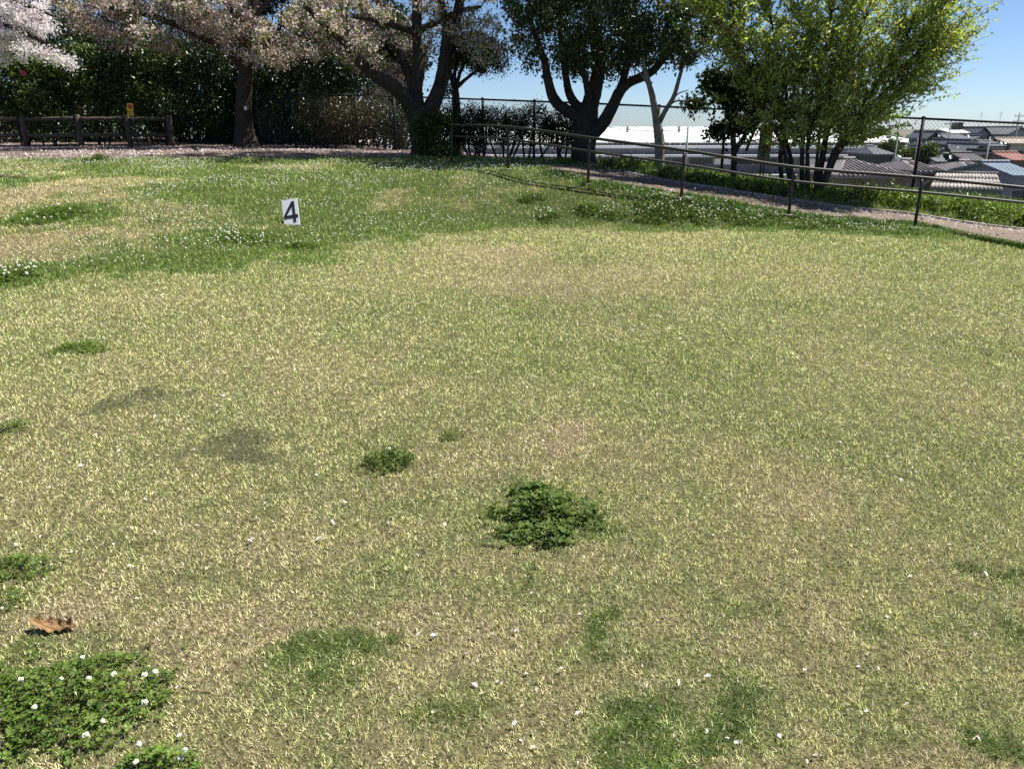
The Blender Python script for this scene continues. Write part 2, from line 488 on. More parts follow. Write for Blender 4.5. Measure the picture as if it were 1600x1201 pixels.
# pale concrete edging pieces on the far side
edge_len = [math.dist(pf[i], pf[i + 1]) for i in range(NP_ - 1)]
for a in range(24, NP_ - 3, 3):
    p0, p1 = Vector(pf[a]), Vector(pf[a + 3])
    d = (p1 - p0); d.z = 0; d.normalize(); s = Vector((-d.y, d.x, 0)) * .06
    g = d * .012
    q = [p0 + g, p1 - g]
    base = []
    for z in (-.05, .05):
        for (pt, sg) in ((q[0], -1), (q[1], -1), (q[1], 1), (q[0], 1)):
            v = pt + s * sg; base.append((v.x, v.y, hz(pt.x, pt.y) + z + random.uniform(-.004, .004)))
    MB().hexa(base).obj('edging_stone', M['edging'], path)
def in_path(x, y):
    yn = np.interp(x, pn[:, 0], pn[:, 1]); yfv = np.interp(x, pf[:, 0], pf[:, 1])
    return (x > pn[0, 0]) & (y > yn - .02) & (y < yfv + .02)

# ------------------------------------------------------------------ grass blades
def blades(name, x, y, length, width, tilt, col, bent=False, zoff=0.0, label=None, cat=None, lean=None):
    n = len(x)
    z = H(x, y) - .004 + zoff
    yaw = rng.uniform(0, 2 * math.pi, n)
    dirv = np.stack([np.cos(yaw) * np.sin(tilt), np.sin(yaw) * np.sin(tilt), np.cos(tilt)], 1)
    a2 = rng.uniform(0, math.pi, n) * .5 + yaw + math.pi / 2 - math.pi / 4
    side = np.stack([np.cos(a2), np.sin(a2), np.zeros(n)], 1) * (width / 2)[:, None]
    p = np.stack([x, y, z], 1)
    L = length[:, None]
    if not bent:
        V = np.stack([p - side, p + side, p + dirv * L], 1).reshape(-1, 3)
        F_ = np.arange(3 * n).reshape(n, 3)
        C = np.repeat(col, 3, axis=0)
    else:
        droop = np.stack([np.cos(yaw), np.sin(yaw), -0.9 * np.ones(n)], 1) * (length * .22)[:, None]
        mid = p + dirv * L * .55
        tip = p + dirv * L + droop
        V = np.stack([p - side, p + side, mid - side * .8, mid + side * .8, tip], 1).reshape(-1, 3)
        b = np.arange(n)[:, None] * 5
        F_ = np.concatenate([b + [0, 1, 3], b + [0, 3, 2], b + [2, 3, 4]], 0)
        C = np.repeat(col, 5, axis=0)
    o = np_mesh(name, V, F_, M['grass'], col=C)
    if label: tag(o, label, cat, kind='stuff')
    return o

STRAW = np.array([(.80, .71, .42), (.70, .61, .34), (.86, .79, .52), (.50, .41, .24), (.78, .72, .38), (.75, .63, .42)])
GRN = np.array([(.38, .45, .13), (.27, .35, .10), (.50, .56, .20), (.63, .67, .29)])
LUSH = np.array([(.14, .225, .042), (.18, .285, .052), (.095, .165, .032), (.24, .35, .08)])
def grass_cols(x, y, boost=0.0):
    n = len(x)
    g = np.clip(greenness(x, y) + boost, 0, 1)
    du = dullness(x, y)
    r = rng.random(n)
    isg = r < (.18 + .78 * g)
    lush = rng.random(n) < np.clip((g - .52) * 2.0, 0, .95)
    c = STRAW[rng.integers(0, len(STRAW), n)]
    cg = GRN[rng.integers(0, len(GRN), n)]
    cl = LUSH[rng.integers(0, len(LUSH), n)]
    cl = cl * np.interp(y, [2, 7], [.68, 1.0])[:, None]
    c = np.where(isg[:, None], np.where(lush[:, None], cl, cg), c)
    c = c * (rng.uniform(.75, 1.2, n) * np.clip(.55 + .95 * N2(x * 1.0, y * .6, .022, 1), .5, 1.5))[:, None]
    pa = np.clip(1.2 * blob_sum(PALE, x, y), 0, .85)[:, None] * (rng.random(n) < .8)[:, None]
    c = c * (1 - pa) + np.array([.74, .62, .41]) * pa * rng.uniform(.7, 1.15, n)[:, None]
    gr = np.array([.075, .095, .06])
    k = np.clip(du * 1.1, 0, .95)[:, None] * (rng.random(n) < .85)[:, None]
    c = c * (1 - k) + gr * k * rng.uniform(.6, 1.3, n)[:, None]
    return c, g
def strip(y0, y1, dens, keep=None):
    ov = .16
    hw = .72 * y1 * (1 + ov) + .7
    n = int((y1 * (1 + ov) - y0 * (1 - ov)) * 2 * hw * dens)
    x = rng.uniform(-hw, hw, n); y = rng.uniform(y0 * (1 - ov), y1 * (1 + ov), n)
    k = np.abs(x) < .72 * y + .7
    k &= rng.random(n) < np.minimum(np.clip((y / y0 - (1 - ov)) / (2 * ov), 0, 1), np.clip(((1 + ov) - y / y1) / (2 * ov), 0, 1))
    k &= ~in_path(x, y)
    k &= rng.random(n) > soil(x, y) * .97
    k &= rng.random(n) < np.where(y > 13.9, np.where((x > -.3) & (y > 16.8), 0.3, 1), 1)
    return x[k], y[k]
def lawn(name, y0, y1, dens, lmin, lmax, wmin, wmax, bent, label):
    x, y = strip(y0, y1, dens)
    c, g = grass_cols(x, y)
    n = len(x)
    L = rng.uniform(lmin, lmax, n) * (1 + .55 * np.clip(g - .55, 0, 1) * 2)
    tl = np.where(rng.random(n) < .66, rng.uniform(R(55), R(87), n), rng.uniform(R(12), R(55), n))
    return blades(name, x, y, L, rng.uniform(wmin, wmax, n), tl, c, bent, label=label, cat='grass')
lawn('lawn_grass', 1.15, 2.1, 58000, .009, .022, .0026, .0044, False, 'short straw coloured turf nearest the viewer')
lawn('lawn_grass', 2.1, 3.2, 35000, .010, .024, .0032, .0052, False, 'short straw and green turf around the round clover clump')
lawn('lawn_grass', 3.2, 5.5, 17000, .012, .028, .0042, .0072, False, 'short patchy straw and green turf in the middle of the lawn')
lawn('lawn_grass', 5.5, 9.0, 6400, .015, .036, .006, .0105, False, 'short dry turf across the far half of the level lawn')
lawn('lawn_grass', 9.0, 13.5, 2700, .022, .048, .0085, .014, False, 'greener turf at the foot of the grassy mound')
lawn('lawn_grass', 13.5, 19.6, 1200, .025, .055, .009, .015, False, 'grass on top of the mound beside the bare earth')

# ------------------------------------------------------------------ lush verge beyond the path and weeds
def verge():
    n = 60000
    x = rng.uniform(-1.0, 14, n); y = rng.uniform(13.2, 19.2, n)
    yfv = np.interp(x, pf[:, 0], pf[:, 1]); yfe = np.interp(x, [-1, .5, 8.4, 14], [20.6, 19.8, 16.4, 14.2]) + .9
    k = (y > yfv + .04) & (y < yfe) & (rng.random(n) < np.clip((x + .3) / 1.6, .12, 1))
    k &= rng.random(n) < .35 + .9 * N2(x, y, .5, 3)
    x, y = x[k], y[k]; n = len(x)
    depth = np.clip((y - np.interp(x, pf[:, 0], pf[:, 1])) / .9, .25, 1)
    h = rng.uniform(.12, .32, n) * depth * (.55 + .9 * N3(x, y, .6, 3)) * np.interp(x, [0, 2, 6], [.5, .75, 1])
    pal = np.array([(.11, .18, .025), (.16, .25, .035), (.22, .31, .05), (.07, .13, .02), (.27, .34, .08)])
    c = pal[rng.integers(0, 5, n)] * rng.uniform(.7, 1.2, n)[:, None]
    blades('verge_grass', x, y, h, rng.uniform(.008, .018, n), rng.uniform(0, R(45), n), c, True, label='tall lush green grass on the bank between path and mesh fence', cat='grass')
verge()
def edge_weeds():
    """weeds creeping over the lawn edge along the handrail, longer grass under the trees"""
    n = 26000
    s = rng.uniform(0, 1, n) * (NP_ - 1.001); i = s.astype(int); u = s - i
    x = pn[i, 0] * (1 - u) + pn[i + 1, 0] * u; y = pn[i, 1] * (1 - u) + pn[i + 1, 1] * u - np.abs(rng.normal(0, .28, n)) + rng.uniform(-.05, .12, n)
    k = rng.random(n) < np.clip((N4(x, y, .45, 3) - .36) * 4.0, 0, 1)
    x, y = x[k], y[k]; n = len(x)
    pal = np.array([(.07, .14, .022), (.11, .19, .03), (.15, .23, .05), (.05, .10, .018)])
    c = pal[rng.integers(0, 4, n)] * rng.uniform(.7, 1.2, n)[:, None]
    blades('edge_weeds', x, y, rng.uniform(.04, .13, n), rng.uniform(.008, .016, n), rng.uniform(0, R(65), n), c, True, label='low green weeds creeping along the lawn side of the path', cat='weeds')
edge_weeds()
def earth_litter():
    """fallen blossom petals on the bare earth and all over the lawn"""
    def petals(name, x, y, size, col, label):
        n = len(x); z = H(x, y) + rng.uniform(.004, .022, n) + np.where(in_path(x, y), .02, 0)
        a = rng.uniform(0, 2 * math.pi, n); t1 = rng.normal(0, .45, n); t2 = rng.normal(0, .45, n)
        ux = np.stack([np.cos(a), np.sin(a), t1], 1) * size[:, None]; uy = np.stack([-np.sin(a), np.cos(a), t2], 1) * (size * .72)[:, None]
        p = np.stack([x, y, z], 1); lift = np.array([0, 0, 1.])[None] * (size * .3)[:, None]
        V = np.stack([p - ux, p - uy * .8 + lift, p + ux, p + uy * .8 + lift], 1).reshape(-1, 3)
        b = np.arange(n)[:, None] * 4
        F_ = np.concatenate([b + [0, 1, 2], b + [0, 2, 3]], 0)
        o = np_mesh(name, V, F_, M['petal'], col=np.repeat(col, 4, axis=0)); tag(o, label, 'petals', kind='stuff')
    # on the lawn
    n = 5200; y = 1.3 + 12.5 * rng.random(n) ** .75; x = rng.uniform(-1, 1, n) * (.72 * y + .5)
    k = ~in_path(x, y) & (rng.random(n) < np.clip((N4(x, y, .8, 3) - .34) * 3.5, .12, 1)); x, y = x[k], y[k]; n = len(x)
    c = np.array([(.82, .76, .76), (.78, .68, .66), (.70, .64, .52), (.84, .80, .80)])[rng.integers(0, 4, n)] * rng.uniform(.7, 1.05, n)[:, None]
    petals('fallen_petals', x, y, rng.uniform(.0035, .0095, n) * np.where(rng.random(n) < .25, 1.3, 1), c, 'pale cherry petals scattered over the short turf')
    n = 26000; x = rng.uniform(-18, .5, n); y = rng.uniform(17.4, 27, n)
    s = soil(x, y); k = (rng.random(n) < s * np.clip((N3(x, y * 2.6, .9, 4) - .47) * 7, .02, 1)); x, y = x[k], y[k]; n = len(x)
    c = np.array([.74, .64, .63]) * rng.uniform(.6, 1.05, n)[:, None]
    petals('fallen_petals', x, y, rng.uniform(.014, .034, n), c, 'drifts of pink petals on the bare earth under the cherry trees')
    n = 2600; s_ = rng.integers(0, NP_ - 1, n); f = np.where(rng.random(n) < .7, 1 - np.abs(rng.normal(0, .06, n)), rng.random(n))
    f = np.clip(f, 0, 1.05)
    x = pn[s_, 0] * (1 - f) + pf[s_, 0] * f + rng.normal(0, .06, n); y = pn[s_, 1] * (1 - f) + pf[s_, 1] * f
    k = (x > 2.0) & (rng.random(n) < np.clip((x - 1) / 4, 0, 1)); x, y = x[k], y[k]; n = len(x)
    z0 = .024
    c = np.array([.80, .72, .70]) * rng.uniform(.75, 1.05, n)[:, None]
    HGs = H(x, y)
    petals('fallen_petals', x, y, rng.uniform(.008, .02, n), c, 'petals swept along the far edge of the paved path')
    n = 700; s_ = rng.integers(0, NP_ - 1, n); f = rng.random(n)
    x = pn[s_, 0] * (1 - f) + pf[s_, 0] * f; y = pn[s_, 1] * (1 - f) + pf[s_, 1] * f
    k = rng.random(n) < np.clip((N1(x, y, .5, 3) - .4) * 4, .1, 1); x, y = x[k], y[k]; n = len(x)
    c = np.array([(.12, .08, .045), (.20, .14, .08), (.30, .26, .2), (.07, .06, .04)])[rng.integers(0, 4, n)] * rng.uniform(.7, 1.1, n)[:, None]
    petals('path_litter', x, y, rng.uniform(.010, .03, n), c, 'brown leaf litter and grit scattered on the paved path')
earth_litter()

# ------------------------------------------------------------------ clover
def leaf_mesh_clover(x, y, h, size, col):
    """trefoil leaves on stalks: three notched leaflets, four triangles each, and a thin stalk"""
    n = len(x)
    z = H(x, y) + h
    a0 = rng.uniform(0, 2 * math.pi, n)
    tx, ty = rng.normal(0, .28, n), rng.normal(0, .28, n)
    Vs, Cs = [], []
    for k in range(3):
        a = a0 + k * 2 * math.pi / 3
        d = np.stack([np.cos(a), np.sin(a), np.cos(a) * tx + np.sin(a) * ty + .12], 1)
        s = np.stack([-np.sin(a), np.cos(a), -np.sin(a) * tx + np.cos(a) * ty], 1)
        p = np.stack([x, y, z], 1)
        S = size[:, None]
        up = np.array([0, 0, .16])[None] * S
        pts = [p, p + d * S * .55 - s * S * .45 + up, p + d * S * 1.02 - s * S * .26 + up, p + d * S * .92, p + d * S * 1.02 + s * S * .26 + up, p + d * S * .55 + s * S * .45 + up]
        Vs.append(np.stack(pts, 1)); Cs.append(np.repeat(col[:, None] * rng.uniform(.85, 1.15, n)[:, None, None], 6, axis=1))
    V = np.concatenate(Vs, 1); C = np.concatenate(Cs, 1)
    b = np.arange(n)[:, None] * 22
    tris = []
    for k in range(3):
        o = 6 * k
        tris += [b + [o, o + 1, o + 3], b + [o + 1, o + 2, o + 3], b + [o, o + 3, o + 5], b + [o + 3, o + 4, o + 5]]
    root = np.stack([x + rng.normal(0, .008, n), y + rng.normal(0, .008, n), z - h - .004], 1)
    top = np.stack([x, y, z], 1)
    e = np.array([.0009, 0, 0])[None]
    V = np.concatenate([V, (root - e)[:, None], (root + e)[:, None], (top - e)[:, None], (top + e)[:, None]], 1)
    C = np.concatenate([C, np.repeat(col[:, None] * 1.1, 4, axis=1)], 1)
    tris += [b + [18, 19, 21], b + [18, 21, 20]]
    return V.reshape(-1, 3), np.concatenate(tris, 0), C.reshape(-1, 3)

ICO = None
def flower_mesh():
    import bmesh
    bm = bmesh.new()
    bmesh.ops.create_icosphere(bm, subdivisions=2, radius=1.0)
    for v in bm.verts:
        r = random.uniform(.55, 1.15); v.co = v.co * r
        v.co.z = v.co.z * .85
    me = bpy.data.meshes.new('flower_head'); bm.to_mesh(me); bm.free()
    return me
M['clover_white'] = mat_plain('clover_flower', (0.74, 0.72, 0.62), 0.9, 0.15, 260, col2=(0.42, 0.42, 0.26))
M['stalk'] = mat_plain('clover_stalk', (0.16, 0.24, 0.06), 0.7, 0.2, 50)
FLM = flower_mesh(); FLM.materials.append(M['clover_white'])

def clover(px, py, hw, hh, dens, size, hgt, dark, flowers, label, far=False):
    cx, cy, a, b = px_blob(px, py, hw, hh)
    n = int(dens * math.pi * a * b * 3.0)
    x = cx + rng.uniform(-1.35, 1.35, n) * a; y = cy + rng.uniform(-1.35, 1.35, n) * b
    sc_ = min(a, b)
    q = np.sqrt(((x - cx) / a) ** 2 + ((y - cy) / b) ** 2) + (N2(x, y, .28 * max(sc_, .15) * 2, 4) - .5) * 1.3
    k = rng.random(n) < np.maximum(np.clip((1.08 - q) * 2.8, 0, 1), .10 * (q < 1.45) * (N1(x, y, .06, 2) > .5))
    k &= rng.random(n) < np.clip((N3(x, y, .09, 2) - .12) * 4, .3, 1)
    x, y, q = x[k], y[k], q[k]; n = len(x)
    h = hgt * np.clip(1.25 - q, .25, 1.2) * rng.uniform(.45, 1.15, n)
    pal = np.array([(.085, .150, .022), (.12, .195, .030), (.165, .24, .045), (.06, .105, .018)]) * dark
    c = pal[rng.integers(0, 4, n)] * rng.uniform(.75, 1.2, n)[:, None]
    V, T, C = leaf_mesh_clover(x, y, h, rng.uniform(.65, 1.15, n) * size * (.82 if not far else 1), c)
    org = (cx, cy, hz(cx, cy))
    root = thing('clover_patch', org, label, 'clover', 'clover patches in the lawn')
    o = np_mesh('leaves', V, T, M['leaf_clover'], root, col=C, origin=org); tag(o, kind='stuff')
    for f in range(flowers):
        i = random.randrange(n)
        r = (random.uniform(.0065, .0095) if not far else random.uniform(.012, .018))
        z = hz(x[i], y[i])
        top = hgt * random.uniform(1.05, 1.6)
        dx, dy = random.uniform(-.015, .015), random.uniform(-.015, .015)
        fo = bpy.data.objects.new('flower_head', FLM)
        link(fo, root)
        fo.location = (x[i] - cx + dx, y[i] - cy + dy, z + top - org[2])
        fo.scale = (r, r, r); fo.rotation_euler = (random.uniform(-.4, .4), random.uniform(-.4, .4), random.uniform(0, 6))
        MB().tube([(x[i] - cx, y[i] - cy, z - org[2]), (x[i] - cx + dx * .6, y[i] - cy + dy * .6, z - org[2] + top * .6), (x[i] - cx + dx, y[i] - cy + dy, z - org[2] + top)], .0011, 4, False).obj('stalk', M['stalk'], fo if False else root)
    return root
M['leaf_clover'] = mat_tint('clover_leaf', 0.25, 0.55, 0.22, (1.2, 1.4, .6))
clover(95, 1095, 150, 78, 6500, .0125, .055, .85, 14, 'large white clover patch with many flower heads in the bottom left corner')
clover(240, 1200, 78, 24, 6000, .0115, .045, 1.0, 4, 'low clover patch cut by the bottom edge, right of the large flowering one')
clover(35, 890, 52, 22, 5200, .0105, .045, .95, 0, 'clover patch at the left edge, just above the curled brown leaf')
clover(5, 945, 40, 22, 4500, .010, .04, .95, 1, 'small ragged clover patch at the left edge level with the brown leaf')
clover(853, 806, 74, 42, 5600, .0185, .075, .74, 0, 'dense round dark green clover clump in the middle foreground')
clover(798, 838, 34, 14, 4200, .014, .045, .78, 0, 'thin fringe of clover at the lower left of the round clump')
clover(607, 722, 42, 19, 6200, .0115, .05, .66, 1, 'small dark clover patch up and left of the round clump')
clover(710, 682, 22, 8, 4200, .010, .035, .85, 0, 'tiny sparse clover spot between the two larger clumps')
clover(125, 546, 38, 10, 4200, .0115, .045, 1.0, 9, 'narrow flowering clover strip on the level lawn at left')
clover(15, 674, 24, 11, 4200, .0115, .05, .85, 1, 'clover patch at the left edge halfway down the lawn')
clover(12, 437, 34, 14, 2600, .016, .07, .8, 22, 'dark flowering clover at the foot of the mound at the left edge', True)
clover(85, 336, 48, 15, 2000, .017, .06, .9, 16, 'oval clover patch among dry grass on the left of the mound', True)
clover(375, 373, 48, 11, 1900, .017, .05, .95, 18, 'clover patch on the mound slope below and left of the number board', True)
clover(470, 386, 26, 6, 1900, .017, .05, .9, 4, 'thin clover strip at the mound foot directly below the number board', True)
clover(855, 342, 20, 8, 2400, .016, .09, .9, 8, 'small leafy clover tuft at the foot of the bank, left of the weeds', True)
clover(918, 331, 20, 10, 2400, .016, .12, .9, 2, 'upright green weed clump on the bank below the second handrail post', True)
clover(957, 338, 24, 9, 2300, .016, .09, .9, 5, 'leafy clump between the weed clump and the big flowering clover', True)
clover(1040, 334, 52, 21, 2300, .017, .12, .85, 60, 'tallest clover bed with many white flowers below the handrail', True)
clover(1160, 343, 74, 13, 2000, .017, .08, .95, 40, 'long flowering clover bed beside the middle handrail posts', True)
clover(1290, 353, 72, 9, 1900, .017, .07, .95, 36, 'flowering clover bed left of the tallest fence post', True)
clover(1420, 362, 66, 7, 1900, .017, .06, .9, 5, 'clover strip at the path edge under the rightmost handrail post', True)
clover(830, 312, 24, 7, 1900, .016, .08, .9, 1, 'small weed tuft halfway up the bank below the first handrail posts', True)
clover(150, 252, 16, 3, 1900, .018, .12, .85, 0, 'dark weed tuft on the crest of the mound before the wooden fence', True)
def mound_flowers():
    n = 15000
    y = rng.uniform(8, 17.6, n); x = rng.uniform(-13, 7.5, n)
    d = mound(x, y) * (1 - soil(x, y)) * np.clip((N4(x, y, 1.1, 3) - .40) * 4.5, .03, 1) * np.clip((greenness(x, y) - .25) * 2.2, .08, 1)
    k = (rng.random(n) < d) & ~in_path(x, y)
    x, y = x[k], y[k]; n = len(x)
    z = H(x, y) + rng.uniform(.03, .07, n)
    r = rng.uniform(.007, .016, n)
    p = np.stack([x, y, z], 1)
    E = np.array([(1, 0, 0), (0, 1, 0), (-1, 0, 0), (0, -1, 0), (0, 0, .9), (0, 0, -.7)])
    V = (p[:, None, :] + E[None] * r[:, None, None]).reshape(-1, 3)
    b = np.arange(n)[:, None] * 6
    T = np.concatenate([b + t for t in ([0, 1, 4], [1, 2, 4], [2, 3, 4], [3, 0, 4], [1, 0, 5], [2, 1, 5], [3, 2, 5], [0, 3, 5])], 0)
    C = np.repeat(np.array([.80, .80, .68]) * rng.uniform(.75, 1.05, n)[:, None], 6, axis=0)
    tag(np_mesh('clover_flowers', V, T, M['petal'], col=C), 'tiny white clover flowers dotted over the green mound', 'flowers', kind='stuff')
mound_flowers()

# ------------------------------------------------------------------ trees
def jitter(pts, amp):
    out = []
    for i, p in enumerate(pts):
        out.append(Vector(p) + (Vector((random.gauss(0, amp), random.gauss(0, amp), random.gauss(0, amp * .6))) if 0 < i else Vector()))
    return out
def smooth_line(pts, rad, sub=4):
    """Catmull-Rom through the traced points"""
    n = len(pts); P_, R_ = [], []
    for i in range(n - 1):
        p0, p1, p2, p3 = pts[max(i - 1, 0)], pts[i], pts[i + 1], pts[min(i + 2, n - 1)]
        for k in range(sub):
            t = k / sub
            P_.append(.5 * ((2 * p1) + (p2 - p0) * t + (2 * p0 - 5 * p1 + 4 * p2 - p3) * t * t + (3 * p1 - p0 - 3 * p2 + p3) * t ** 3))
            R_.append(rad[i] * (1 - t) + rad[i + 1] * t)
    P_.append(pts[-1]); R_.append(rad[-1])
    return P_, R_
def leaf_quads(c, size, col, org, upbias=.35, aspect=.5):
    n = len(c)
    d = rng.normal(0, 1, (n, 3)); d[:, 2] -= .25; d /= np.linalg.norm(d, axis=1)[:, None]
    nm = rng.normal(0, 1, (n, 3)); nm[:, 2] += upbias * 4; 
    s = np.cross(d, nm); s /= (np.linalg.norm(s, axis=1)[:, None] + 1e-6)
    nm = np.cross(s, d)
    S = size[:, None]
    fold = nm * S * .10
    V = np.stack([c, c + d * S * .5 - s * S * aspect * .5 + fold, c + d * S, c + d * S * .5 + s * S * aspect * .5 + fold], 1).reshape(-1, 3)
    b = np.arange(n)[:, None] * 4
    T = np.concatenate([b + [0, 1, 2], b + [0, 2, 3]], 0)
    return V, T, np.repeat(col, 4, axis=0)
def sample_lobes(lobes, n, gap=.42, gscale=.5, shell=.55):
    wts = np.array([l[6] if len(l) > 6 else l[3] * l[4] * l[5] for l in lobes]); wts = wts / wts.sum()
    out = []
    while len(out) < n:
        l = lobes[rng.choice(len(lobes), p=wts)]
        v = rng.normal(0, 1, 3); v /= np.linalg.norm(v)
        r = rng.random() ** (1 / 3) * (1 - shell) + shell * (rng.random() ** .25)
        c = np.array(P(l[0], l[1], l[2])) + v * r * np.array(l[3:6])
        if N4(c[0] + c[2] * .7, c[1] * .6 + c[2] * 1.3, gscale, 2) < gap and rng.random() < .85: continue
        out.append(c)
    return np.array(out)
def grow_twigs(mb, nodes, nrad, clusters, r0=.022, jit=.08):
    nodes = [np.array(p) for p in nodes]; nrad = list(nrad)
    N_ = np.array(nodes); order = np.argsort([np.min(np.linalg.norm(N_ - c, axis=1)) for c in clusters])
    cap = len(nodes) + len(clusters) * 3 + 5
    A = np.zeros((cap, 3)); A[:len(nodes)] = N_; m = len(nodes); RR = np.zeros(cap); RR[:m] = nrad
    for ci in order:
        c = clusters[ci]
        d = np.linalg.norm(A[:m] - c, axis=1) + np.maximum(0, A[:m, 2] - c[2]) * .4
        k = int(np.argmin(d)); s = A[k]; L = np.linalg.norm(c - s)
        r1 = min(RR[k] * .75, r0 * (0.5 + L * .6)); r1 = max(r1, .005)
        q1 = s + (c - s) * .33 + rng.normal(0, jit * L * .5, 3) + np.array([0, 0, .05 * L]); q2 = s + (c - s) * .68 + rng.normal(0, jit * L * .5, 3) + np.array([0, 0, .06 * L])
        mb.tube([Vector(s), Vector(q1), Vector(q2), Vector(c)], [r1, r1 * .8, r1 * .6, max(.003, r1 * .35)], 4, False)
        for q, rr in ((q1, r1 * .8), (q2, r1 * .6), (c, r1 * .45)):
            A[m] = q; RR[m] = max(rr, .006); m += 1
def tree(name, label, cat, bark, trunk, limbs, lobes, ncl, nleaf, spread, layers, group=None, gap=.42, gscale=.5, twig=.022, upbias=.35, stems_only=False, limb_names='limb', shell=.55, sides=12, flare=True, aspect=.5):
    """trunk, limbs: rows of (px, py, distance, radius). layers: (part name, material, share, size range, palette)"""
    tp = [P(*q[:3]) for q in trunk]; tr = [q[3] for q in trunk]
    base = tp[0].copy(); base.z = hz(base.x, base.y)
    tp[0] = base + Vector((0, 0, -.15))
    root = thing(name, base, label, cat, group)
    pts, rad = smooth_line(tp, tr, 5)
    if flare:
        for i in range(min(4, len(rad))): rad[i] *= 1 + .30 * (1 - i / 4)
    mb = MB(base); mb.tube(pts, rad, sides, True, .07); mb.obj('trunk', bark, root, True)
    nodes = [tuple(p) for p in pts[len(pts) // 2:]]; nr = rad[len(pts) // 2:]
    for lb in limbs:
        lp = [P(*q[:3]) for q in lb]; lp = jitter(lp, .02)
        q, r = smooth_line(lp, [a[3] for a in lb], 4)
        mb = MB(base); mb.tube(q, r, 9, True, .06); mb.obj(limb_names, bark, root, True)
        nodes += [tuple(p) for p in q[2:]]; nr = list(nr) + list(r[2:])
    cl = sample_lobes(lobes, ncl, gap, gscale, shell)
    mb = MB(base); grow_twigs(mb, nodes, nr, cl, twig); o = mb.obj('twigs', bark, root, True); tag(o, kind='stuff')
    for (pn_, mt, share, (s0, s1), pal) in layers:
        n = int(ncl * nleaf * share)
        ci = rng.integers(0, ncl, n)
        sp = spread * (.6 + .8 * ((ci * 7919) % 101) / 101.)
        c = cl[ci] + rng.normal(0, 1, (n, 3)) * sp[:, None] * np.array([1, 1, .75])
        pal = np.array(pal); cidx = (ci * 31 + (rng.random(n) < .35) * rng.integers(0, 50, n)) % len(pal)
        col = pal[cidx] * rng.uniform(.75, 1.25, n)[:, None]
        keep = c[:, 2] > H(c[:, 0], c[:, 1]) + .02
        V, T, C = leaf_quads(c[keep], rng.uniform(s0, s1, n)[keep], col[keep], base, upbias, aspect)
        o = np_mesh(pn_, V, T, mt, root, col=C, origin=base); tag(o, kind='stuff')
    return root
EVER = [(.030, .055, .014), (.045, .075, .018), (.06, .095, .024), (.025, .045, .014), (.075, .10, .03)]
EVER2 = [(.024, .042, .015), (.036, .058, .02), (.018, .030, .012), (.052, .07, .026)]
DEEP = [(.016, .029, .009), (.024, .040, .011), (.034, .052, .015), (.013, .023, .008)]
BLOSS = [(.76, .66, .63), (.82, .75, .72), (.66, .55, .51), (.58, .46, .41)]
WHITEB = [(.88, .83, .83), (.90, .87, .86), (.85, .78, .78)]
COPPER = [(.15, .16, .04), (.20, .21, .05), (.14, .095, .045), (.12, .17, .035)]
FRESH = [(.35, .44, .10), (.43, .50, .13), (.27, .37, .08), (.49, .52, .20), (.42, .40, .22)]

# cherry with the wide fork beside the mesh fence
tree('cherry_tree', 'large wide forking cherry tree with fading blossom at the end of the mesh fence', 'tree', M['bark_cherry'],
     [(662, 243, 19.2, .31), (660, 222, 19.2, .28), (657, 200, 19.2, .28), (657, 182, 19.2, .29), (660, 165, 19.2, .22)],
     [[(650, 186, 19.2, .21), (634, 156, 19.0, .18), (608, 133, 18.8, .165), (585, 117, 18.7, .14), (562, 92, 18.5, .12), (540, 68, 18.3, .10), (512, 42, 18.0, .09), (480, 10, 17.6, .06)],
      [(655, 180, 19.2, .20), (650, 145, 19.2, .16), (656, 112, 19.3, .15), (655, 72, 19.4, .13), (650, 30, 19.5, .12), (655, -30, 19.7, .10), (660, -120, 20, .06)],
      [(668, 182, 19.2, .20), (684, 142, 19.4, .17), (700, 92, 19.7, .155), (712, 48, 20, .135), (720, 8, 20.3, .12), (726, -60, 20.6, .10), (740, -150, 21, .05)],
      [(688, 130, 19.4, .15), (692, 84, 19.2, .12), (695, 42, 19.0, .10), (688, -10, 18.8, .08), (680, -90, 18.6, .05)],
      [(648, 150, 19.1, .12), (630, 92, 19.6, .10), (605, 60, 20, .09), (585, 33, 20.4, .08), (560, 3, 20.8, .07), (530, -60, 21.2, .04)],
      [(652, 52, 19.4, .08), (620, 40, 19.2, .07), (585, 31, 19.0, .06), (545, 26, 18.8, .03)],
      [(655, 48, 19.4, .08), (690, 30, 19.2, .07), (716, 17, 19.0, .06), (750, 10, 18.6, .03)]],
     [(560, 70, 18.8, 1.3, 1.1, .55), (500, 40, 18.4, 1.5, 1.2, .7), (630, 30, 19.6, 1.6, 1.6, .8), (765, 55, 19.0, .75, 1.0, .6), (775, 15, 19.0, .7, 1.0, .6), (640, -80, 20.6, 3.2, 1.8, 1.0, 3.0), (530, -60, 20, 2.4, 1.6, .8, 2.2), (740, -60, 20, 1.5, 1.5, .9, 1.4), (600, 120, 19.8, .9, .8, .5)],
     430, 130, .10, [('blossom', M['blossom'], .56, (.05, .085), BLOSS), ('young_leaves', M['leaf'], .40, (.06, .10), COPPER)], group='cherry trees', gap=.49, gscale=.6)
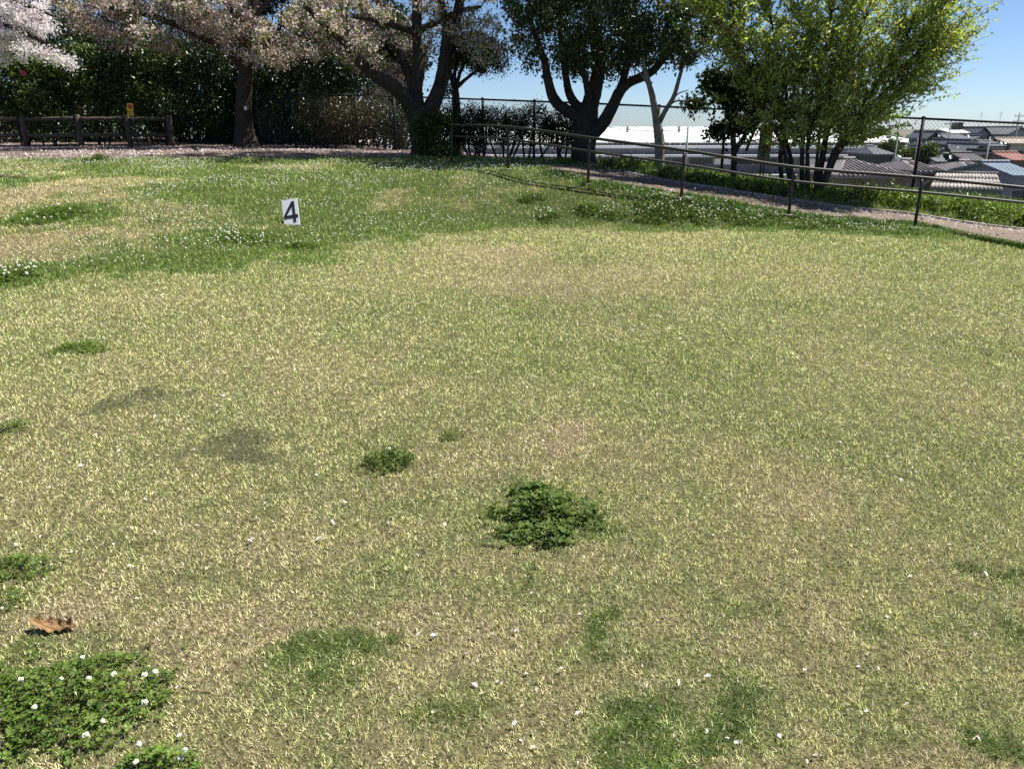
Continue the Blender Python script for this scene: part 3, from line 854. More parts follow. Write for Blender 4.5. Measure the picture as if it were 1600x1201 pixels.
# cherry standing back by the wooden fence
tree('cherry_tree', 'cherry tree with straight flared trunk on the petal strewn earth right of the wooden fence', 'tree', M['bark_cherry'],
     [(386, 231, 24.6, .42), (383, 212, 24.6, .31), (381, 190, 24.6, .25), (381, 150, 24.6, .22), (386, 100, 24.6, .20), (392, 50, 24.6, .2), (400, -20, 24.7, .15), (410, -120, 24.8, .08)],
     [[(384, 110, 24.6, .15), (350, 75, 24.3, .13), (300, 50, 24, .11), (240, 25, 23.6, .08), (170, 12, 23.2, .05)],
      [(388, 90, 24.6, .15), (430, 62, 24.2, .12), (480, 50, 23.8, .09), (530, 35, 23.4, .05)],
      [(392, 45, 24.6, .14), (340, -10, 24.6, .1), (270, -60, 24.6, .06)],
      [(388, 75, 24.6, .10), (400, 30, 23.6, .08), (420, 0, 22.8, .06), (440, -40, 22.2, .04)]],
     [(240, 35, 23.6, 1.9, 1.2, .8), (150, 10, 23.2, 1.3, 1.2, .7), (420, 70, 23.8, 1.7, 1.1, .6), (340, 20, 24, 1.8, 1.4, .9), (490, 60, 23.6, 1.1, 1.0, .6), (330, -80, 25, 4.0, 2.2, 1.2, 4.0), (520, 20, 23.4, 1.2, 1.0, .7)],
     440, 120, .12, [('blossom', M['blossom'], .60, (.06, .105), BLOSS), ('young_leaves', M['leaf'], .4, (.06, .11), COPPER)], group='cherry trees', gap=.50, gscale=.7)
# cherry outside the left edge, one flowering bough reaching in
tree('cherry_tree', 'cherry tree at the left edge whose bright white blossom bough hangs into view', 'tree', M['bark_cherry'],
     [(-230, 245, 17.5, .38), (-230, 180, 17.4, .30), (-225, 90, 17.2, .26), (-215, 0, 17.0, .2), (-200, -120, 16.8, .1)],
     [[(-226, 60, 17.2, .14), (-150, 25, 16.2, .12), (-70, 22, 15.4, .09), (0, 40, 14.9, .06), (60, 62, 14.6, .035), (125, 98, 14.4, .015)],
      [(-222, 30, 17.1, .13), (-140, -25, 16.0, .10), (-40, -20, 15.2, .07), (40, 5, 14.8, .04), (85, 25, 14.7, .02)],
      [(-218, 0, 17.0, .12), (-280, -80, 17.4, .09), (-360, -120, 18, .05)]],
     [(20, 40, 14.8, .50, .5, .30), (60, 80, 14.6, .46, .4, .22), (110, 100, 14.5, .24, .25, .09), (-10, 75, 14.8, .4, .4, .25), (-60, 40, 15.3, .8, .7, .45), (40, 10, 14.8, .45, .45, .25), (60, 48, 14.6, .38, .3, .10), (-250, -80, 17, 2.2, 2.0, 1.2, .25)],
     420, 110, .062, [('blossom', M['blossom'], .95, (.034, .055), WHITEB), ('young_leaves', M['leaf'], .05, (.04, .07), COPPER)], group='cherry trees', gap=.47, gscale=.28, twig=.014, shell=.2)
# broad evergreen
tree('evergreen_tree', 'broad dark evergreen tree with candelabra limbs in front of the mesh fence', 'tree', M['bark_dark'],
     [(913, 248, 18.3, .25), (913, 225, 18.3, .26), (914, 205, 18.3, .27), (916, 188, 18.3, .26), (922, 165, 18.3, .20), (930, 135, 18.3, .17), (936, 100, 18.3, .15), (930, 50, 18.4, .15), (926, 0, 18.5, .12), (930, -120, 18.8, .06)],
     [[(908, 184, 18.3, .15), (884, 173, 18.2, .13), (868, 156, 18.1, .12), (858, 130, 18.0, .10), (850, 98, 17.9, .08), (838, 60, 17.7, .06), (825, 10, 17.5, .04)],
      [(910, 176, 18.3, .12), (895, 150, 18.5, .10), (882, 126, 18.7, .08), (878, 90, 18.9, .07), (870, 30, 19.2, .05)],
      [(920, 215, 18.25, .17), (944, 192, 18.1, .145), (958, 166, 18.0, .135), (968, 142, 18.0, .12), (985, 129, 17.9, .10), (1006, 122, 17.8, .10), (1024, 106, 17.7, .08), (1060, 60, 17.4, .06), (1080, 20, 17.2, .04)],
      [(922, 165, 18.2, .09), (917, 130, 17.9, .07), (908, 108, 17.6, .06), (895, 60, 17.3, .04)],
      [(968, 142, 18.0, .09), (978, 100, 18.3, .08), (985, 50, 18.6, .07), (1000, -30, 19, .05)]],
     [(870, 60, 18.0, .95, 1.1, .85), (940, 50, 18.2, 1.2, 1.5, .95), (1010, 60, 18.0, 1.0, 1.2, .8), (1070, 40, 17.8, .75, 1.0, .75), (830, 20, 18.2, .8, 1.0, .7), (940, -90, 18.6, 3.0, 2.3, 1.6), (862, 112, 18.0, .3, .35, .22), (1050, 95, 17.6, .5, .5, .28), (935, 105, 18.2, .7, .7, .3)],
     820, 86, .13, [('crown', M['leaf_dark'], .86, (.06, .105), EVER), ('young_leaves', M['leaf'], .14, (.05, .08), COPPER)], gap=.35)
# slim tree behind the fork
tree('slim_tree', 'slim dark tree with fanning branches between the forked cherry and the hedge', 'tree', M['bark_dark'],
     [(716, 243, 20.2, .13), (714, 205, 20.2, .11), (713, 170, 20.2, .10), (711, 140, 20.2, .09)],
     [[(711, 142, 20.2, .07), (704, 118, 20.1, .05), (700, 95, 20, .03)], [(711, 142, 20.2, .07), (712, 112, 20.3, .05), (720, 85, 20.4, .035), (726, 60, 20.4, .02)],
      [(712, 140, 20.2, .06), (722, 108, 20.2, .04), (740, 80, 20.2, .025)], [(713, 137, 20.2, .06), (730, 122, 20.1, .04), (752, 108, 20, .03), (776, 100, 20, .015)]],
     [(735, 80, 20.2, .75, .8, .45), (765, 102, 20.1, .45, .5, .20), (715, 85, 20.2, .5, .6, .35), (780, 85, 20, .4, .4, .25), (700, 142, 20.1, .12, .2, .10, .02)],
     150, 60, .11, [('crown', M['leaf_dark'], 1, (.05, .08), DEEP)], gap=.38, gscale=.35, twig=.016)
# pale two-stemmed tree
tree('slim_tree', 'slim pale barked tree forking in a V in front of the white factory roof', 'tree', M['bark_grey'],
     [(1032, 268, 17.2, .125), (1031, 240, 17.2, .105), (1030, 215, 17.2, .11), (1027, 195, 17.2, .095), (1024, 178, 17.2, .075), (1019, 150, 17.2, .065), (1013, 128, 17.2, .055), (1006, 100, 17.2, .045), (1003, 60, 17.2, .03)],
     [[(1030, 192, 17.2, .06), (1038, 174, 17.2, .05), (1050, 150, 17.1, .045), (1059, 124, 17.0, .04), (1066, 95, 16.9, .03), (1075, 50, 16.8, .02)],
      [(1042, 170, 17.15, .025), (1052, 156, 17.1, .018), (1062, 147, 17.0, .014), (1076, 140, 16.9, .008)],
      [(1044, 167, 17.15, .025), (1058, 158, 17.1, .018), (1078, 158, 17.0, .014), (1096, 160, 16.9, .008)],
      [(1016, 140, 17.2, .03), (1004, 120, 17.1, .02), (990, 105, 17.0, .012)]],
     [(1090, 163, 16.9, .22, .2, .06, .05), (1060, 75, 16.9, .6, .6, .35), (1010, 65, 17.2, .5, .5, .35), (1080, 30, 16.8, .7, .6, .5)],
     95, 45, .10, [('crown', M['leaf_dark'], 1, (.07, .11), EVER)], gap=.30, twig=.012, sides=10)
# large-leaved small tree
tree('broadleaf_shrub', 'small dark large leaved tree with thin stems left of the grey notice board', 'tree', M['bark_dark'],
     [(1147, 280, 16.4, .07), (1147, 250, 16.4, .06), (1146, 225, 16.4, .055), (1143, 200, 16.4, .05), (1137, 175, 16.4, .04), (1132, 150, 16.4, .03)],
     [[(1147, 240, 16.4, .05), (1157, 222, 16.3, .045), (1172, 203, 16.3, .04), (1185, 186, 16.2, .03), (1200, 168, 16.1, .02)],
      [(1147, 215, 16.4, .045), (1148, 185, 16.4, .04), (1150, 160, 16.5, .03), (1156, 130, 16.5, .02)],
      [(1166, 235, 16.3, .03), (1175, 210, 16.2, .025), (1190, 188, 16.1, .02), (1205, 165, 16.0, .012)],
      [(1160, 224, 16.3, .02), (1180, 219, 16.2, .015), (1200, 216, 16.1, .01)]],
     [(1128, 140, 16.4, .36, .45, .26), (1165, 135, 16.4, .5, .55, .38), (1140, 165, 16.4, .32, .35, .18), (1190, 165, 16.2, .4, .4, .3), (1110, 125, 16.4, .22, .3, .15), (1132, 203, 16.3, .22, .2, .06, .03), (1165, 195, 16.3, .2, .2, .08, .03)],
     150, 30, .10, [('crown', M['leaf_dark'], 1, (.09, .15), DEEP)], gap=.36, gscale=.3, twig=.012, sides=8, flare=False, aspect=.55)

# tall multi-stemmed shrub with fresh yellow-green leaves
def fan_shrub():
    base = P(1268, 290, 15.9); base.z = hz(base.x, base.y)
    root = thing('fan_shrub', base, 'tall many stemmed shrub with fresh yellow green leaves fanning up to the right', 'shrub')
    random.seed(21)
    starts = []
    stems = [[(1225, 285, 16.0), (1222, 240, 16.0), (1228, 205, 16.0), (1215, 160, 16.0), (1190, 110, 15.9), (1160, 50, 15.8), (1130, -20, 15.7)],
             [(1245, 288, 16.0), (1236, 245, 16.0), (1226, 200, 16.0), (1232, 150, 15.9), (1222, 90, 15.8), (1205, 20, 15.7), (1190, -60, 15.7)],
             [(1255, 290, 15.9), (1250, 240, 15.9), (1252, 195, 15.9), (1258, 140, 15.9), (1255, 80, 15.9), (1248, 0, 15.9), (1240, -90, 15.9)],
             [(1264, 290, 15.8), (1262, 235, 15.8), (1268, 190, 15.8), (1275, 140, 15.7), (1290, 80, 15.6), (1300, 0, 15.5), (1310, -80, 15.5)],
             [(1275, 290, 15.8), (1282, 240, 15.8), (1288, 205, 15.8), (1300, 160, 15.7), (1325, 100, 15.6), (1350, 30, 15.5), (1375, -50, 15.4)],
             [(1285, 290, 15.7), (1300, 245, 15.7), (1318, 215, 15.6), (1335, 185, 15.5), (1370, 130, 15.4), (1405, 70, 15.2), (1440, 0, 15.1)],
             [(1278, 290, 15.9), (1290, 230, 15.9), (1296, 180, 16.0), (1310, 130, 16.1), (1330, 60, 16.2), (1345, -30, 16.3)],
             [(1285, 280, 15.8), (1310, 240, 15.7), (1345, 205, 15.6), (1385, 165, 15.5), (1430, 115, 15.4), (1475, 60, 15.3)],
             [(1280, 285, 15.6), (1305, 235, 15.5), (1335, 190, 15.4), (1380, 140, 15.3), (1430, 85, 15.2), (1470, 25, 15.1), (1500, -40, 15.0)],
             [(1240, 285, 15.9), (1225, 235, 15.8), (1205, 190, 15.7), (1180, 130, 15.6), (1150, 75, 15.5), (1120, 20, 15.4), (1100, -50, 15.4)]]
    rads = [.048, .042, .037, .030, .021, .013, .007]
    allpts = []
    for st in stems:
        pp = [P(*q) for q in st]
        pp[0].z = hz(pp[0].x, pp[0].y) - .08
        rr = [r * random.uniform(.85, 1.25) for r in rads[:len(pp)]]
        q, r = smooth_line(jitter(pp, .03), rr, 4)
        mb = MB(base); mb.tube(q, r, 8, True, .05); mb.obj('stem', M['bark_dark'], root, True)
        for i in range(5, len(q)):
            allpts.append((q[i], (q[min(i + 1, len(q) - 1)] - q[i - 1]).normalized(), r[i]))
    shoots = MB(base); LC, LS, LCOL = [], [], []
    pal = np.array(FRESH)
    def shoot(p, d, L, r, nl, bare=.15):
        pts = [p]; dd = d.copy()
        segs = 6
        for k in range(segs):
            dd = (dd + Vector((random.gauss(0, .06), random.gauss(0, .06), random.gauss(0.03, .05)))).normalized()
            pts.append(pts[-1] + dd * L / segs)
        shoots.tube(pts, [max(.0025, r * (1 - .8 * k / segs)) for k in range(segs + 1)], 4, False)
        ci = random.randrange(len(pal))
        for k in range(nl):
            t = bare + (1 - bare) * random.random()
            i = min(int(t * segs), segs - 1); u = t * segs - i
            c = pts[i].lerp(pts[i + 1], u)
            LC.append((c.x + random.gauss(0, .022), c.y + random.gauss(0, .022), c.z + random.gauss(0, .022)))
            LS.append(random.uniform(.045, .085)); LCOL.append(pal[ci if random.random() < .6 else random.randrange(len(pal))] * random.uniform(.75, 1.2))
        return pts
    centre = P(1285, 240, 15.9)
    for k in range(1300):
        p, d, r = random.choice(allpts)
        if p.z < 2.2 and random.random() < .4: continue
        out = (p - centre); out.normalize()
        side = Vector((random.gauss(0.05, 1.0), random.gauss(0, .8), random.gauss(.0, .3)))
        dd = (d * .45 + out * .35 + side).normalized()
        if dd.z < -.05: dd.z = random.uniform(0, .2); dd.normalize()
        L = random.uniform(.5, 1.35)
        q = shoot(p, dd, L, min(r * .6, .009), random.randint(26, 44))
        for j in range(random.randint(1, 3)):
            s = q[random.randint(1, 4)]
            shoot(s, (dd + Vector((random.gauss(0, .5), random.gauss(0, .5), random.gauss(.1, .3)))).normalized(), random.uniform(.25, .6), .004, random.randint(12, 22), .05)
    # long free shoots of the right-hand outline
    for (a, b) in [((1440, 55), (1526, 38)), ((1430, 95), (1527, 78)), ((1420, 130), (1522, 117)), ((1400, 162), (1506, 150)), ((1370, 178), (1446, 178)), ((1450, 30), (1510, -10)), ((1400, 145), (1480, 130)), ((1420, 75), (1500, 60)), ((1360, 190), (1415, 210)), ((1330, 205), (1400, 215)), ((1440, 20), (1520, 5))]:
        for rep in range(2):
            D = 15.3 + random.uniform(-.2, .25)
            p, e = P(a[0] - 25 * rep, a[1] + 8 * rep, D), P(b[0] - 22 * rep, b[1] + random.uniform(-6, 6) * rep, D - .1)
            q0 = min(allpts, key=lambda t: (t[0] - p).length)[0]
            shoot(q0, (p - q0).normalized(), (p - q0).length, .011, 26)
            shoot(p, (e - p + Vector((0, 0, -.05))).normalized(), (e - p).length, .006, 46, 0)
    tag(shoots.obj('shoots', M['bark_dark'], root, True), kind='stuff')
    c = np.array(LC); V, T, C = leaf_quads(c, np.array(LS), np.array(LCOL), base, .25, .55)
    tag(np_mesh('leaves', V, T, M['leaf_fresh'], root, col=C, origin=base), kind='stuff')
fan_shrub()

def shrub(name, label, lobes, ncl, nleaf, spread, size, pal, stems, mat='leaf_dark', group=None, gap=.36, upbias=.3, cat='shrub', gscale=.4, extra=None, shell=.45):
    """bush: several stems from the ground and leaf clumps filling the lobes"""
    c0 = P(*lobes[0][:3]); base = Vector((c0.x, c0.y, hz(c0.x, c0.y)))
    root = thing(name, base, label, cat, group)
    cl = sample_lobes(lobes, ncl, gap, gscale, shell)
    cl[:, 2] = np.maximum(cl[:, 2], H(cl[:, 0], cl[:, 1]) + .12)
    nodes, nr = [], []
    for k in range(stems):
        l = lobes[k % len(lobes)]; c = P(*l[:3]); x = c.x + random.uniform(-.5, .5) * l[3]; y = c.y + random.uniform(-.3, .3) * l[4]
        b = Vector((x, y, hz(x, y) - .05)); t = Vector((x + random.uniform(-.3, .3), y + random.uniform(-.2, .2), c.z + l[5] * .3))
        q, r = smooth_line([b, b.lerp(t, .5) + Vector((random.gauss(0, .06), random.gauss(0, .06), 0)), t], [.028, .022, .010], 4)
        mb = MB(base); mb.tube(q, r, 6, False); mb.obj('stem', M['bark_dark'], root, True)
        nodes += [tuple(p) for p in q[2:]]; nr += list(r[2:])
    mb = MB(base); grow_twigs(mb, nodes, nr, cl, .012); tag(mb.obj('twigs', M['bark_dark'], root), kind='stuff')
    n = ncl * nleaf; ci = rng.integers(0, ncl, n)
    c = cl[ci] + rng.normal(0, spread, (n, 3)); pal = np.array(pal)
    col = pal[(ci * 31 + rng.integers(0, 3, n)) % len(pal)] * rng.uniform(.7, 1.25, n)[:, None]
    k = c[:, 2] > H(c[:, 0], c[:, 1]) + .01
    V, T, C = leaf_quads(c[k], rng.uniform(size[0], size[1], n)[k], col[k], base, upbias)
    tag(np_mesh('leaves', V, T, M[mat], root, col=C, origin=base), kind='stuff')
    return root
LEFTG = [(.045, .075, .014), (.07, .11, .02), (.028, .05, .012), (.10, .14, .028)]
BROWNG = [(.06, .05, .02), (.08, .07, .025), (.045, .045, .015), (.10, .085, .03)]
# hedge in front of the mesh fence
shrub('hedge', 'clipped see-through dark hedge along the mesh fence behind the handrail',
      [(705, 198, 19.7, .5, .3, .50), (745, 198, 19.6, .5, .3, .50), (790, 198, 19.5, .5, .3, .48), (835, 198, 19.4, .5, .3, .48), (880, 200, 19.3, .45, .3, .46)],
      620, 44, .085, (.04, .065), DEEP, 30, cat='hedge', gap=.06, gscale=.25, shell=.15)
shrub('leafy_climber', 'light green leafy sucker growth wrapped round the foot of the forked cherry',
      [(668, 215, 18.6, .30, .25, .45), (690, 200, 18.8, .30, .25, .40), (690, 240, 18.5, .35, .3, .18), (655, 195, 18.7, .18, .2, .25)], 120, 40, .09, (.05, .09), LEFTG, 6, mat='leaf', gap=.3, gscale=.3)
# shrubs behind the wooden fence
shrub('camellia_shrub', 'green leafy camellia at the left edge with one pink bloom', [(40, 140, 25.2, 1.7, .9, 1.1), (10, 120, 25.2, 1.2, .8, 1.0), (70, 172, 24.9, .6, .4, .35)], 260, 46, .15, (.09, .15), LEFTG, 6, mat='leaf', gap=.45, gscale=.8)
shrub('broadleaf_bush', 'rounded green bush behind the second bay of the wooden fence', [(140, 130, 25.8, 1.5, .9, 1.0), (120, 100, 26, 1.0, .8, .6)], 230, 44, .15, (.09, .14), LEFTG, 6, gap=.46, gscale=.8)
shrub('broadleaf_bush', 'tall bush with green leaves directly behind the red and yellow sign', [(225, 120, 25.8, 1.5, .9, 1.2), (250, 160, 25.6, 1.0, .6, .5)], 230, 44, .15, (.09, .14), LEFTG + EVER, 6, gap=.47, gscale=.9)
shrub('broadleaf_bush', 'dark bush between the wooden fence end and the straight cherry trunk', [(310, 130, 26.8, 1.4, .9, 1.5), (320, 195, 27, 1.2, .6, .6)], 240, 42, .18, (.08, .13), EVER2, 6, gap=.47, gscale=.9)
shrub('evergreen_bush', 'dark glossy bush right of the straight cherry trunk', [(450, 130, 26.5, 1.4, .9, 1.3), (455, 195, 26.2, 1.3, .6, .6)], 260, 44, .18, (.09, .15), EVER2, 6, gap=.46, gscale=.9)
shrub('evergreen_bush', 'glossy dark bush leaning over the left end of the mesh fence', [(540, 120, 24.8, 1.4, .8, .9), (520, 90, 25, 1.2, .8, .8)], 230, 44, .17, (.07, .12), EVER2, 6, gap=.36)
shrub('brown_bush', 'brownish green bush pressing against the left bays of the mesh fence', [(520, 185, 23.6, .9, .5, .55), (580, 185, 23.2, .9, .5, .50)], 200, 42, .13, (.06, .10), BROWNG, 8, gap=.3)
shrub('thin_bush', 'thin twiggy bush behind the mesh fence left of the forked cherry trunk', [(620, 195, 22.6, .5, .3, .5)], 60, 36, .09, (.05, .08), DEEP, 8, gap=.3)
shrub('broadleaf_bush', 'low dark bush half hidden between straight trunk and fence', [(395, 165, 27.5, 1.2, .8, 1.4), (400, 200, 27.4, 1.2, .6, .6)], 200, 40, .18, (.08, .13), DEEP, 5, gap=.33)
# camellia bloom
bl = P(37, 115, 24.1)
# evergreens of the wood behind
wood = [(-40, 60, 29.5, 'dark evergreen at the far left of the wood behind the camellia'), (70, 40, 31, 'tall dark evergreen above the left bays of the wooden fence'), (190, 85, 33, 'evergreen in the wood behind the red and yellow sign with sky showing through'),
        (330, 100, 31.5, 'dark evergreen directly left of the straight cherry trunk'), (440, 60, 29.5, 'dense dark evergreen between the two cherry trunks'), (545, 70, 28.5, 'dark evergreen behind the left limb of the forked cherry'), (250, 120, 36, 'hindmost evergreen low in the wood behind the tall bush'), (480, 140, 33, 'hindmost shaded evergreen low between the cherry trunks'), (100, 140, 35, 'shaded evergreen low behind the rounded green bush'), (625, 95, 27, 'evergreen behind the fork of the large cherry')]
for k, (px, py, D, lab) in enumerate(wood):
    py0 = 232
    low = k in (6, 7, 8)
    top = -60 if not low else 60
    sc_ = D / 30.
    lobes = [(px, py, D, 1.9 * sc_, 1.3, 1.5), (px - 35, py + 40, D, 1.4, 1.1, 1.0), (px + 35, py + 50, D, 1.4, 1.1, 1.0), (px, 170, D, 1.7, 1.0, .9)]
    if not low and k != 9: lobes += [(px + 10, 30, D + .5, 1.7, 1.4, 1.2), (px - 20, -70, D + .5, 2.0, 1.6, 1.6)]
    if k == 9: lobes = [(px, 95, D, .9, .8, .9), (px - 10, 50, D, .8, .8, .7)]
    tree('evergreen_tree', lab, 'tree', M['bark_dark'], [(px, py0, D, .22), (px + 3, 180, D, .19), (px - 3, 110, D, .16), (px, py - 40 if not low else 90, D, .1)],
         [[(px, 150, D, .09), (px - 30, 110, D, .07), (px - 50, 70, D, .04)], [(px, 140, D, .09), (px + 30, 100, D - .3, .07), (px + 50, 60, D - .3, .04)]],
         lobes, (400 if not low else 260) if k != 9 else 150, 40, .17, [('crown', M['leaf_dark'], 1, (.11, .19), EVER2 if k % 2 else DEEP)], group='evergreens of the wood', gap=.36, sides=8)
# undergrowth that closes the wood below the crowns
under = [(-30, 205, 27.6, 'low dark undergrowth at the left edge of the wood'), (90, 205, 28.4, 'low dark undergrowth behind the leftmost log rails'), (205, 203, 28.6, 'low dark undergrowth behind the red and yellow sign'), (300, 203, 29, 'low dark undergrowth past the end of the log rails'),
         (400, 203, 29.2, 'low dark undergrowth behind the straight cherry trunk'), (490, 200, 27.8, 'low dark undergrowth behind the brownish bush'), (570, 203, 26, 'low dark undergrowth near the thin twiggy bush')]
for (px, py, D, lab) in under:
    shrub('undergrowth', lab, [(px, py, D, 1.7, .8, .8), (px - 40, py - 25, D + .6, 1.3, .8, .8), (px + 40, py - 30, D + .8, 1.3, .8, .8)], 150, 34, .2, (.10, .17), DEEP, 5, group='undergrowth of the wood', gap=.3)
# the single pink bloom of the camellia
def bloom():
    c = P(37, 115, 24.0)
    mb = MB()
    for ring, (nr_, r, tilt) in enumerate([(7, .085, .35), (6, .06, .8), (4, .035, 1.2)]):
        for k in range(nr_):
            a = 2 * math.pi * k / nr_ + ring * .4
            d = Vector((math.cos(a), -math.sin(tilt), math.sin(a))); s = Vector((-math.sin(a), 0, math.cos(a)))
            mb.add([(0, 0, 0), d * r * .7 - s * r * .45, d * r, d * r * .7 + s * r * .45], [(0, 1, 2, 3)])
    par = [o for o in sc.objects if o.name.startswith('camellia_shrub')][0]
    o = mb.obj('bloom', mat_plain('pink_petal', (.50, .06, .14), .6, .3, 40), par)
    o.location = c - par.location
bloom()

# ------------------------------------------------------------------ chain-link fence
FP = [(400, 146, 24.0), (455, 147, 23.4), (505, 148, 22.9), (555, 149, 22.5), (615, 150.5, 22.0), (685, 153, 21.2), (754, 155.5, 20.6), (835, 158.5, 20.0), (930, 162, 19.3), (1030, 166.5, 18.6), (1135, 171, 17.95), (1285, 178, 17.2), (1443, 185.5, 16.5), (1625, 194, 15.8)]
def mesh_fence():
    tops = [P(*q) for q in FP]
    base0 = Vector((tops[7].x, tops[7].y, hz(tops[7].x, tops[7].y)))
    root = thing('mesh_fence', base0, 'black chain link fence with thin posts along the crest above the town', 'fence')
    bots = [Vector((t.x, t.y, hz(t.x, t.y) + .03)) for t in tops]
    for t, b in zip(tops, bots):
        mb = MB(base0); mb.tube([b - Vector((0, 0, .2)), t + Vector((0, 0, .02))], .032, 10, True)
        po = mb.obj('post', M['fence_black'], root, True)
        mb = MB(base0); mb.tube([t + Vector((0, 0, .0)), t + Vector((0, 0, .035)), t + Vector((0, 0, .05))], [.040, .040, .015], 10, True); mb.obj('post_cap', M['fence_black'], po, True)
    for i in range(len(tops) - 1):
        a, b = tops[i], tops[i + 1]
        d = (b - a).normalized()
        mb = MB(base0); mb.tube([a + d * .034, b - d * .034], .022, 8, True); mb.obj('top_rail', M['fence_black'], root, True)
        mb = MB(base0); mb.tube([bots[i] + d * .034 + Vector((0, 0, .04)), bots[i + 1] - d * .034 + Vector((0, 0, .04))], .006, 5, True); mb.obj('bottom_wire', M['fence_black'], root)
        # woven wire: two families of diagonals across the sheared bay
        W = Vector((b.x - a.x, b.y - a.y, 0)).length
        Lb = max(0.8, ((a.z - bots[i].z) + (b.z - bots[i + 1].z)) / 2)
        pitch = .078
        V, Tq = [], []
        nrm = Vector((-(b.y - a.y), b.x - a.x, 0)).normalized()
        def at(u, v):
            top = a.lerp(b, u / W); bot = bots[i].lerp(bots[i + 1], u / W) + Vector((0, 0, .04))
            return bot.lerp(top, v / Lb)
        for sgn in (1, -1):
            off = nrm * (.0025 * sgn)
            k0 = -Lb if sgn == 1 else 0.0
            k1 = W if sgn == 1 else W + Lb
            k = k0
            while k < k1:
                u0, v0, u1, v1 = (k, 0, k + Lb, Lb) if sgn == 1 else (k, 0, k - Lb, Lb)
                # clip to the bay
                if sgn == 1:
                    if u0 < 0: v0 = -u0; u0 = 0
                    if u1 > W: v1 = Lb - (u1 - W); u1 = W
                else:
                    if u0 > W: v0 = u0 - W; u0 = W
                    if u1 < 0: v1 = Lb + u1; u1 = 0
                if v1 - v0 > .02:
                    p, q = at(u0, v0) + off, at(u1, v1) + off
                    dd = (q - p).normalized(); s1 = nrm * .0024; s2 = dd.cross(nrm) * .0024
                    bidx = len(V)
                    for e in (p, q):
                        V += [tuple(e + s1 - base0), tuple(e - s1 * .5 + s2 * .87 - base0), tuple(e - s1 * .5 - s2 * .87 - base0)]
                    Tq += [(bidx, bidx + 1, bidx + 4, bidx + 3), (bidx + 1, bidx + 2, bidx + 5, bidx + 4), (bidx + 2, bidx, bidx + 3, bidx + 5)]
                k += pitch
        np_mesh('wire_mesh', np.array(V), np.array(Tq), M['wire'], root)
mesh_fence()

# ------------------------------------------------------------------ handrail along the path
HRP = [(710, 255, 16.6), (797, 263, 15.0), (921, 284, 13.7), (1065, 304, 13.2), (1232, 332, 12.8), (1428, 351, 12.5), (1640, 372, 12.1)]
def handrail():
    bs = []
    for (px, py, D) in HRP:
        q = P(px, py, D); bs.append(Vector((q.x, q.y, hz(q.x, q.y))))
    c0 = bs[3].copy()
    root = thing('handrail', c0, 'dark brown two bar tubular handrail following the path downhill', 'handrail')
    UZ, LZ = .765, .545
    for i, b in enumerate(bs):
        nb = bs[min(i + 1, len(bs) - 1)] - bs[max(i - 1, 0)]; nb.z = 0; nb.normalize()
        back = Vector((-nb.y, nb.x, 0))
        front = b - back * .05
        mb = MB(c0); mb.tube([front - Vector((0, 0, .15)), front + Vector((0, 0, .35)), front + Vector((0, 0, UZ - .10)), front + back * .012 + Vector((0, 0, UZ - .055)), front + back * .05 + Vector((0, 0, UZ - .026))], .0245, 10, True)
        po = mb.obj('post', M['rail'], root, True)
        mb = MB(c0); mb.box(front + Vector((0, 0, .012)), (.11, .11, .02)); mb.obj('base_plate', M['edging'], po, bevel=.006)
        mb = MB(c0); mb.tube([front + Vector((0, 0, LZ - .03)), front + back * .03 + Vector((0, 0, LZ - .03)), front + back * .05 + Vector((0, 0, LZ - .005))], .010, 6, True); mb.obj('bracket', M['rail'], po, True)
    for nm, hgt, r in (('upper_rail', UZ, .026), ('lower_rail', LZ, .020)):
        pts = [b + Vector((0, 0, hgt)) for b in bs]
        pts = [pts[0] - (pts[1] - pts[0]).normalized() * .05] + pts[0:]
        q, rr = smooth_line(pts, [r] * len(pts), 5)
        mb = MB(c0); mb.tube(q, r, 10, True); mb.obj(nm, M['rail'], root, True)
handrail()

# ------------------------------------------------------------------ log-rail fence on the left
def log_fence():
    xs = [(-55, 232, 24.3), (42, 230, 24.3), (128, 229, 24.4), (204, 228, 24.5), (269, 228, 24.6)]
    b = []
    for px, py, D in xs:
        q = P(px, py, D); b.append(Vector((q.x, q.y, hz(q.x, q.y))))
    c0 = b[2].copy()
    root = thing('log_fence', c0, 'low two rail brown log fence in front of the bushes at left', 'fence')
    tops = []
    for i, q in enumerate(b):
        h = .89 + random.uniform(-.02, .02); lean = Vector((random.uniform(-.03, .03), 0, 0))
        mb = MB(c0); mb.tube([q - Vector((0, 0, .2)), q + Vector((0, 0, .3)) + lean * .3, q + Vector((0, 0, .7)) + lean * .7, q + Vector((0, 0, h)) + lean, q + Vector((0, 0, h + .025)) + lean], [.088, .084, .082, .080, .04], 10, True, .05)
        mb.obj('post', M['log'], root, True); tops.append(q)
    for hgt in (.80, .33):
        for i in range(len(b) - 1):
            p, q = b[i] + Vector((0, 0, hgt)), b[i + 1] + Vector((0, 0, hgt))
            d = (q - p).normalized()
            n = 6
            pts = [p + d * .09 + (q - p - d * .18) * (k / n) + Vector((0, random.gauss(0, .006), random.gauss(0, .008))) for k in range(n + 1)]
            mb = MB(c0); mb.tube(pts, [.055 * random.uniform(.93, 1.07) for _ in pts], 9, True, .05); mb.obj('rail', M['log'], root, True)
log_fence()
